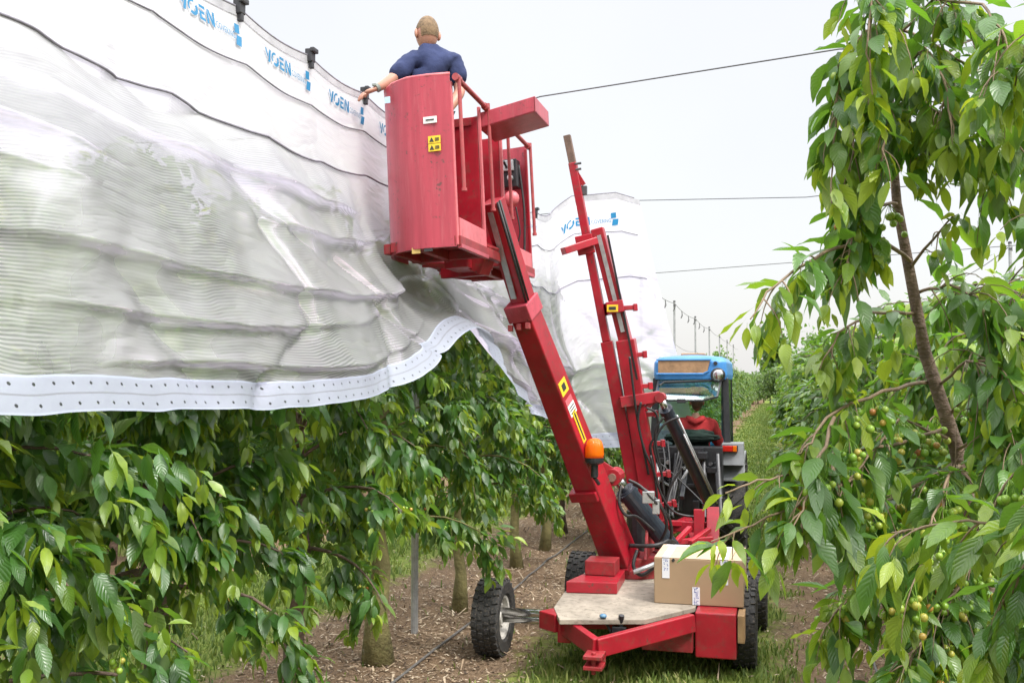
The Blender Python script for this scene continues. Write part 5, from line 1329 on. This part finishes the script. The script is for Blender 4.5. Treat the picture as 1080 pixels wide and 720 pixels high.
def hand_geo(w, d, palm_n, s=1.0, curl=.5, sub=1):
    """five fingers; w wrist point, d direction, palm_n palm normal"""
    d = Vector(d).normalized(); n = Vector(palm_n); n = (n-d*n.dot(d)).normalized(); sd = d.cross(n)
    out = []
    out.append(skin_geo([w-d*.03*s, w+d*.02*s, w+d*.055*s, w+d*.085*s], [(0, 1), (1, 2), (2, 3)], [(.024*s, .02*s), (.028*s, .018*s), (.038*s, .017*s), (.036*s, .013*s)], sub))
    for k, (o, L) in enumerate(((-.03, .072), (-.010, .082), (.011, .077), (.030, .060))):
        p = w+d*.075*s+sd*o*s; pts = [p]; dd = d.copy()
        for j in range(3):
            a = curl*(.5+.35*j); dd = (d*math.cos(a)+n*math.sin(a)); p = p+dd*L*s*(.46, .32, .22)[j]; pts.append(p)
        out.append(chain_geo(pts, [.0095*s, .009*s, .0085*s, .0065*s], sub))
    p = w+d*.02*s-sd*.024*s; out.append(chain_geo([p, p+(d*.5-sd*.8+n*.3).normalized()*.035*s, p+(d*.5-sd*.8+n*.3).normalized()*.035*s+(d*.9-sd*.2+n*.5).normalized()*.032*s, p+(d*.5-sd*.8+n*.3).normalized()*.035*s+(d*.9-sd*.1+n*.6).normalized()*.055*s], [.013*s, .011*s, .0095*s, .007*s], sub))
    return out
# man in the basket -------------------------------------------------
ZF = HB0+.09
hc = P(450.5, 36.5, 7.16)
man = thing('person', 'man in navy short sleeved shirt standing in the raised red basket, reaching left', 'person', (hc.x, 6.75, ZF))
fw = Vector((-.62, .78, 0)).normalized(); rt2 = Vector((fw.y, -fw.x, 0))
hR = frame(Vector((-.62, .78, -.12)))
nk = hc-Vector((0, 0, .135))-fw*.02
ls = P(436.5, 61, 7.12); rsd = P(478, 66, 7.16)
chs = (ls+rsd)/2+Vector((0, 0, -.10)); 
pel = Vector((chs.x-.10, chs.y+.02, ZF+.86)); wst = (pel+chs)/2
lel = P(411, 86, 7.0); lwr = P(396, 94, 6.96); lha = P(388, 97, 6.95)
rel = P(486, 97, 7.12); rwr = P(468, 122, 6.95)
kneeL = pel-rt2*.1+Vector((0, 0, -.42))+fw*.02; kneeR = pel+rt2*.1+Vector((0, 0, -.42))+fw*.04
ankL = Vector((kneeL.x, kneeL.y, ZF+.09)); ankR = Vector((kneeR.x, kneeR.y, ZF+.09))
V_ = [pel, wst, chs, nk, nk+Vector((0, 0, .07))+fw*.01, ls, lel, lwr, rsd, rel, rwr, pel-rt2*.09, kneeL, ankL, ankL+fw*.17-Vector((0, 0, .05)), pel+rt2*.09, kneeR, ankR, ankR+fw*.17-Vector((0, 0, .05)), chs+Vector((0, 0, .09))]
E_ = [(0, 1), (1, 2), (2, 19), (19, 3), (3, 4), (19, 5), (5, 6), (6, 7), (19, 8), (8, 9), (9, 10), (0, 11), (11, 12), (12, 13), (13, 14), (0, 15), (15, 16), (16, 17), (17, 18)]
R2 = [(.14, .11), (.13, .11), (.13, .10), .058, .056, .05, .042, .030, .05, .045, .032, .09, .065, .045, .04, .09, .065, .045, .04, (.095, .07)]
mb = MB(); mb.add(*skin_geo(V_, E_, R2)); mb.add(*head_geo(hc, hR, 1.06))
for g in hand_geo(lwr, (lha-lwr), (-.3, .3, -1), 1.0, .7): mb.add(*g)
for g in hand_geo(rwr, (P(456, 127, 6.85)-rwr), (0, 0, -1), 1.0, .8): mb.add(*g)
mb.build('body', SKIN, man, smooth=True)
mb = MB(); mb.add(*head_geo(hc, hR, 1.06, hair=True, front=.62)); mb.build('hair', HAIRB, man, smooth=True)
# shirt: torso, sleeves and collar
mid = ls+(lel-ls)*.9; midr = rsd+(rel-rsd)*.75
Vs = [pel+Vector((0, 0, .02)), wst, chs, chs+Vector((0, 0, .085)), ls+Vector((0, 0, -.012)), ls+(lel-ls)*.4, mid, rsd+Vector((0, 0, -.012)), rsd+(rel-rsd)*.4, midr, nk+Vector((0, 0, .02))]
Es = [(0, 1), (1, 2), (2, 3), (3, 4), (4, 5), (5, 6), (3, 7), (7, 8), (8, 9), (3, 10)]
mb = MB(); mb.add(*skin_geo(Vs, Es, [(.175, .15), (.165, .14), (.168, .138), (.135, .105), .076, .070, .073, .078, .072, .073, .066], 3))
for k in range(1): mb.lathe(nk+Vector((0, 0, -.006)), hR @ Vector((0, -.05, 1)), [(.078, -.03), (.074, .0), (.068, .038), (.060, .036), (.064, -.01)], 20)
sh = mb.build('shirt', DENIM, man, smooth=True)
dm = sh.modifiers.new('wrinkle', 'DISPLACE'); tx_ = bpy.data.textures.new('cloth', 'CLOUDS'); tx_.noise_scale = .09; dm.texture = tx_; dm.strength = .032; dm.mid_level = .35; dm.texture_coords = 'LOCAL'
mb = MB(); mb.add(*skin_geo([pel, pel-rt2*.095+Vector((0, 0, -.04)), kneeL, ankL, pel+rt2*.095+Vector((0, 0, -.04)), kneeR, ankR], [(0, 1), (1, 2), (2, 3), (0, 4), (4, 5), (5, 6)], [(.17, .145), .115, .085, .07, .115, .085, .07])); mb.build('trousers', TROUSER, man, smooth=True)
for a in (ankL, ankR): mb = MB(); mb.add(*chain_geo([a+Vector((0, 0, .03)), a-Vector((0, 0, .035)), a+fw*.11-Vector((0, 0, .045)), a+fw*.19-Vector((0, 0, .05))], [.06, .055, .05, .036])); mb.build('boot', BLACK, man, smooth=True)
mb = MB(); mb.lathe(lwr+(lwr-lel).normalized()*-.02, (lwr-lel), [(.027, -.012), (.031, -.01), (.031, .012), (.027, .014)], 16).box(lwr+Vector((.0, -.02, .022)), (.026, .026, .014)); mb.build('wrist_watch', GLOVE, man)
for sx in (-1, 1): MB().sphere(hc+(hR @ Vector((sx*.031, .083, .008)))*1.06, .0115, 10).build('eye', WHITE, man, smooth=True)

# driver --------------------------------------------------------------
dh = P(735, 424, 12.62)
drv = thing('person', 'tractor driver in red hooded top with brown hair seen from behind', 'person', (dh.x, 12.7, 1.12))
fR = frame((-.12, 1, -.05))
hip = Vector((dh.x, 12.72, 1.2)); chest = Vector((dh.x, 12.66, 1.5)); nck = Vector((dh.x, 12.62, 1.75))
sl_ = Vector((dh.x-.2, 12.66, 1.66)); sr_ = Vector((dh.x+.2, 12.66, 1.66))
ell = Vector((dh.x-.27, 12.86, 1.42)); elr = Vector((dh.x+.27, 12.86, 1.42)); wll = Vector((dh.x-.13, 13.2, 1.53)); wlr = Vector((dh.x+.13, 13.2, 1.53))
kl = Vector((dh.x-.16, 13.2, 1.2)); kr = Vector((dh.x+.16, 13.2, 1.2)); al = Vector((dh.x-.16, 13.35, .8)); ar = Vector((dh.x+.16, 13.35, .8))
Vd = [hip, chest, chest+Vector((0, 0, .15)), nck, nck+Vector((0, .0, .07)), sl_, ell, wll, sr_, elr, wlr, hip+Vector((-.09, 0, 0)), kl, al, hip+Vector((.09, 0, 0)), kr, ar]
Ed = [(0, 1), (1, 2), (2, 3), (3, 4), (2, 5), (5, 6), (6, 7), (2, 8), (8, 9), (9, 10), (0, 11), (11, 12), (12, 13), (0, 14), (14, 15), (15, 16)]
mb = MB(); mb.add(*skin_geo(Vd, Ed, [(.14, .11), (.14, .11), (.11, .09), .055, .052, .06, .042, .03, .06, .042, .03, .08, .06, .045, .08, .06, .045])); mb.add(*head_geo(dh, fR))
for w_ in (wll, wlr):
    for g in hand_geo(w_, (0, 1, .1), (0, 0, -1), 1, .9): mb.add(*g)
mb.build('body', SKIN, drv, smooth=True)
mb = MB(); mb.add(*head_geo(dh, fR, 1.06, hair=True, front=.5, low=-.3)); hh = mb.build('hair', HAIRD, drv, smooth=True); tx2 = bpy.data.textures.new('locks', 'CLOUDS'); tx2.noise_scale = .035; dm = hh.modifiers.new('locks', 'DISPLACE'); dm.texture = tx2; dm.strength = .03; dm.mid_level = .35; dm.texture_coords = 'LOCAL'
mb = MB(); mb.add(*skin_geo([hip+Vector((0, 0, .02)), chest, chest+Vector((0, 0, .14)), nck-Vector((0, 0, .01)), sl_, ell, wll-Vector((0, .06, 0)), sr_, elr, wlr-Vector((0, .06, 0))], [(0, 1), (1, 2), (2, 3), (2, 4), (4, 5), (5, 6), (2, 7), (7, 8), (8, 9)], [(.18, .15), (.18, .15), (.15, .125), .075, .085, .07, .05, .085, .07, .05]))
mb.add(*skin_geo([nck+Vector((-.11, .0, .0)), nck+Vector((-.06, -.085, -.02)), nck+Vector((0, -.11, -.06)), nck+Vector((.06, -.085, -.02)), nck+Vector((.11, .0, .0))], [(0, 1), (1, 2), (2, 3), (3, 4)], [.03, .04, .05, .04, .03]))
sh = mb.build('hooded_top', REDCLOTH, drv, smooth=True)
dm = sh.modifiers.new('wrinkle', 'DISPLACE'); dm.texture = tx_; dm.strength = .03; dm.mid_level = .5; dm.texture_coords = 'LOCAL'
mb = MB(); mb.add(*skin_geo([hip, hip+Vector((-.1, 0, 0)), kl, al, hip+Vector((.1, 0, 0)), kr, ar], [(0, 1), (1, 2), (2, 3), (0, 4), (4, 5), (5, 6)], [(.16, .13), .1, .08, .06, .1, .08, .06])); mb.build('trousers', TROUSER, drv, smooth=True)

# ------------------------------------------------------------------ light
w = bpy.data.worlds.new('World'); sc.world = w; w.use_nodes = True; nt = w.node_tree
for n in list(nt.nodes): nt.nodes.remove(n)
N = NT(nt); out = N.n('ShaderNodeOutputWorld')
EL, AZ = math.radians(52), math.radians(122)        # compass azimuth of the veiled sun, behind the lens to the right
sky = N.n('ShaderNodeTexSky'); sky.sky_type = 'NISHITA'; sky.sun_disc = False; sky.sun_elevation = EL; sky.sun_rotation = AZ; sky.dust_density = 4; sky.air_density = 1
b1 = N.n('ShaderNodeBackground'); N.l(sky.outputs[0], b1.inputs[0]); b1.inputs[1].default_value = .05
# overcast layer: even pale cloud, brighter overhead
tc = N.n('ShaderNodeTexCoord'); sp = N.n('ShaderNodeSeparateXYZ'); N.l(tc.outputs['Generated'], sp.inputs[0])
nz = N.noise(tc.outputs['Generated'], 2.2, 4, .5)
el = N.ramp(sp.outputs[2], [(0, (.725, .712, .695)), (.38, (.73, .715, .698)), (.62, (2.3, 2.3, 2.3)), (1, (3.6, 3.6, 3.6))])
cl = N.mix(1.0, el, N.ramp(nz, [(.3, (.95, .953, .96)), (.7, (1.03, 1.03, 1.03))]), 'MULTIPLY')
b2 = N.n('ShaderNodeBackground'); N.l(cl, b2.inputs[0]); b2.inputs[1].default_value = .92
ad = N.n('ShaderNodeAddShader'); N.l(b1.outputs[0], ad.inputs[0]); N.l(b2.outputs[0], ad.inputs[1]); N.l(ad.outputs[0], out.inputs[0])
sl = bpy.data.lights.new('sun', 'SUN'); so = bpy.data.objects.new('sun', sl); COL.objects.link(so)
sl.energy = 2.9; sl.angle = math.radians(14); sl.color = (1, .97, .92)
d = Vector((math.sin(AZ)*math.cos(EL), math.cos(AZ)*math.cos(EL), math.sin(EL)))
so.rotation_euler = d.to_track_quat('Z', 'Y').to_euler(); so.location = (10, -8, 14)
sc.view_settings.view_transform = 'Standard'; sc.view_settings.look = 'None'; sc.view_settings.exposure = .35; sc.view_settings.gamma = 1; sc.view_settings.use_curve_mapping = False
sc.render.engine = 'CYCLES'
sc.cycles.transparent_max_bounces = 16; sc.cycles.max_bounces = 8; sc.cycles.transmission_bounces = 6; sc.cycles.diffuse_bounces = 4
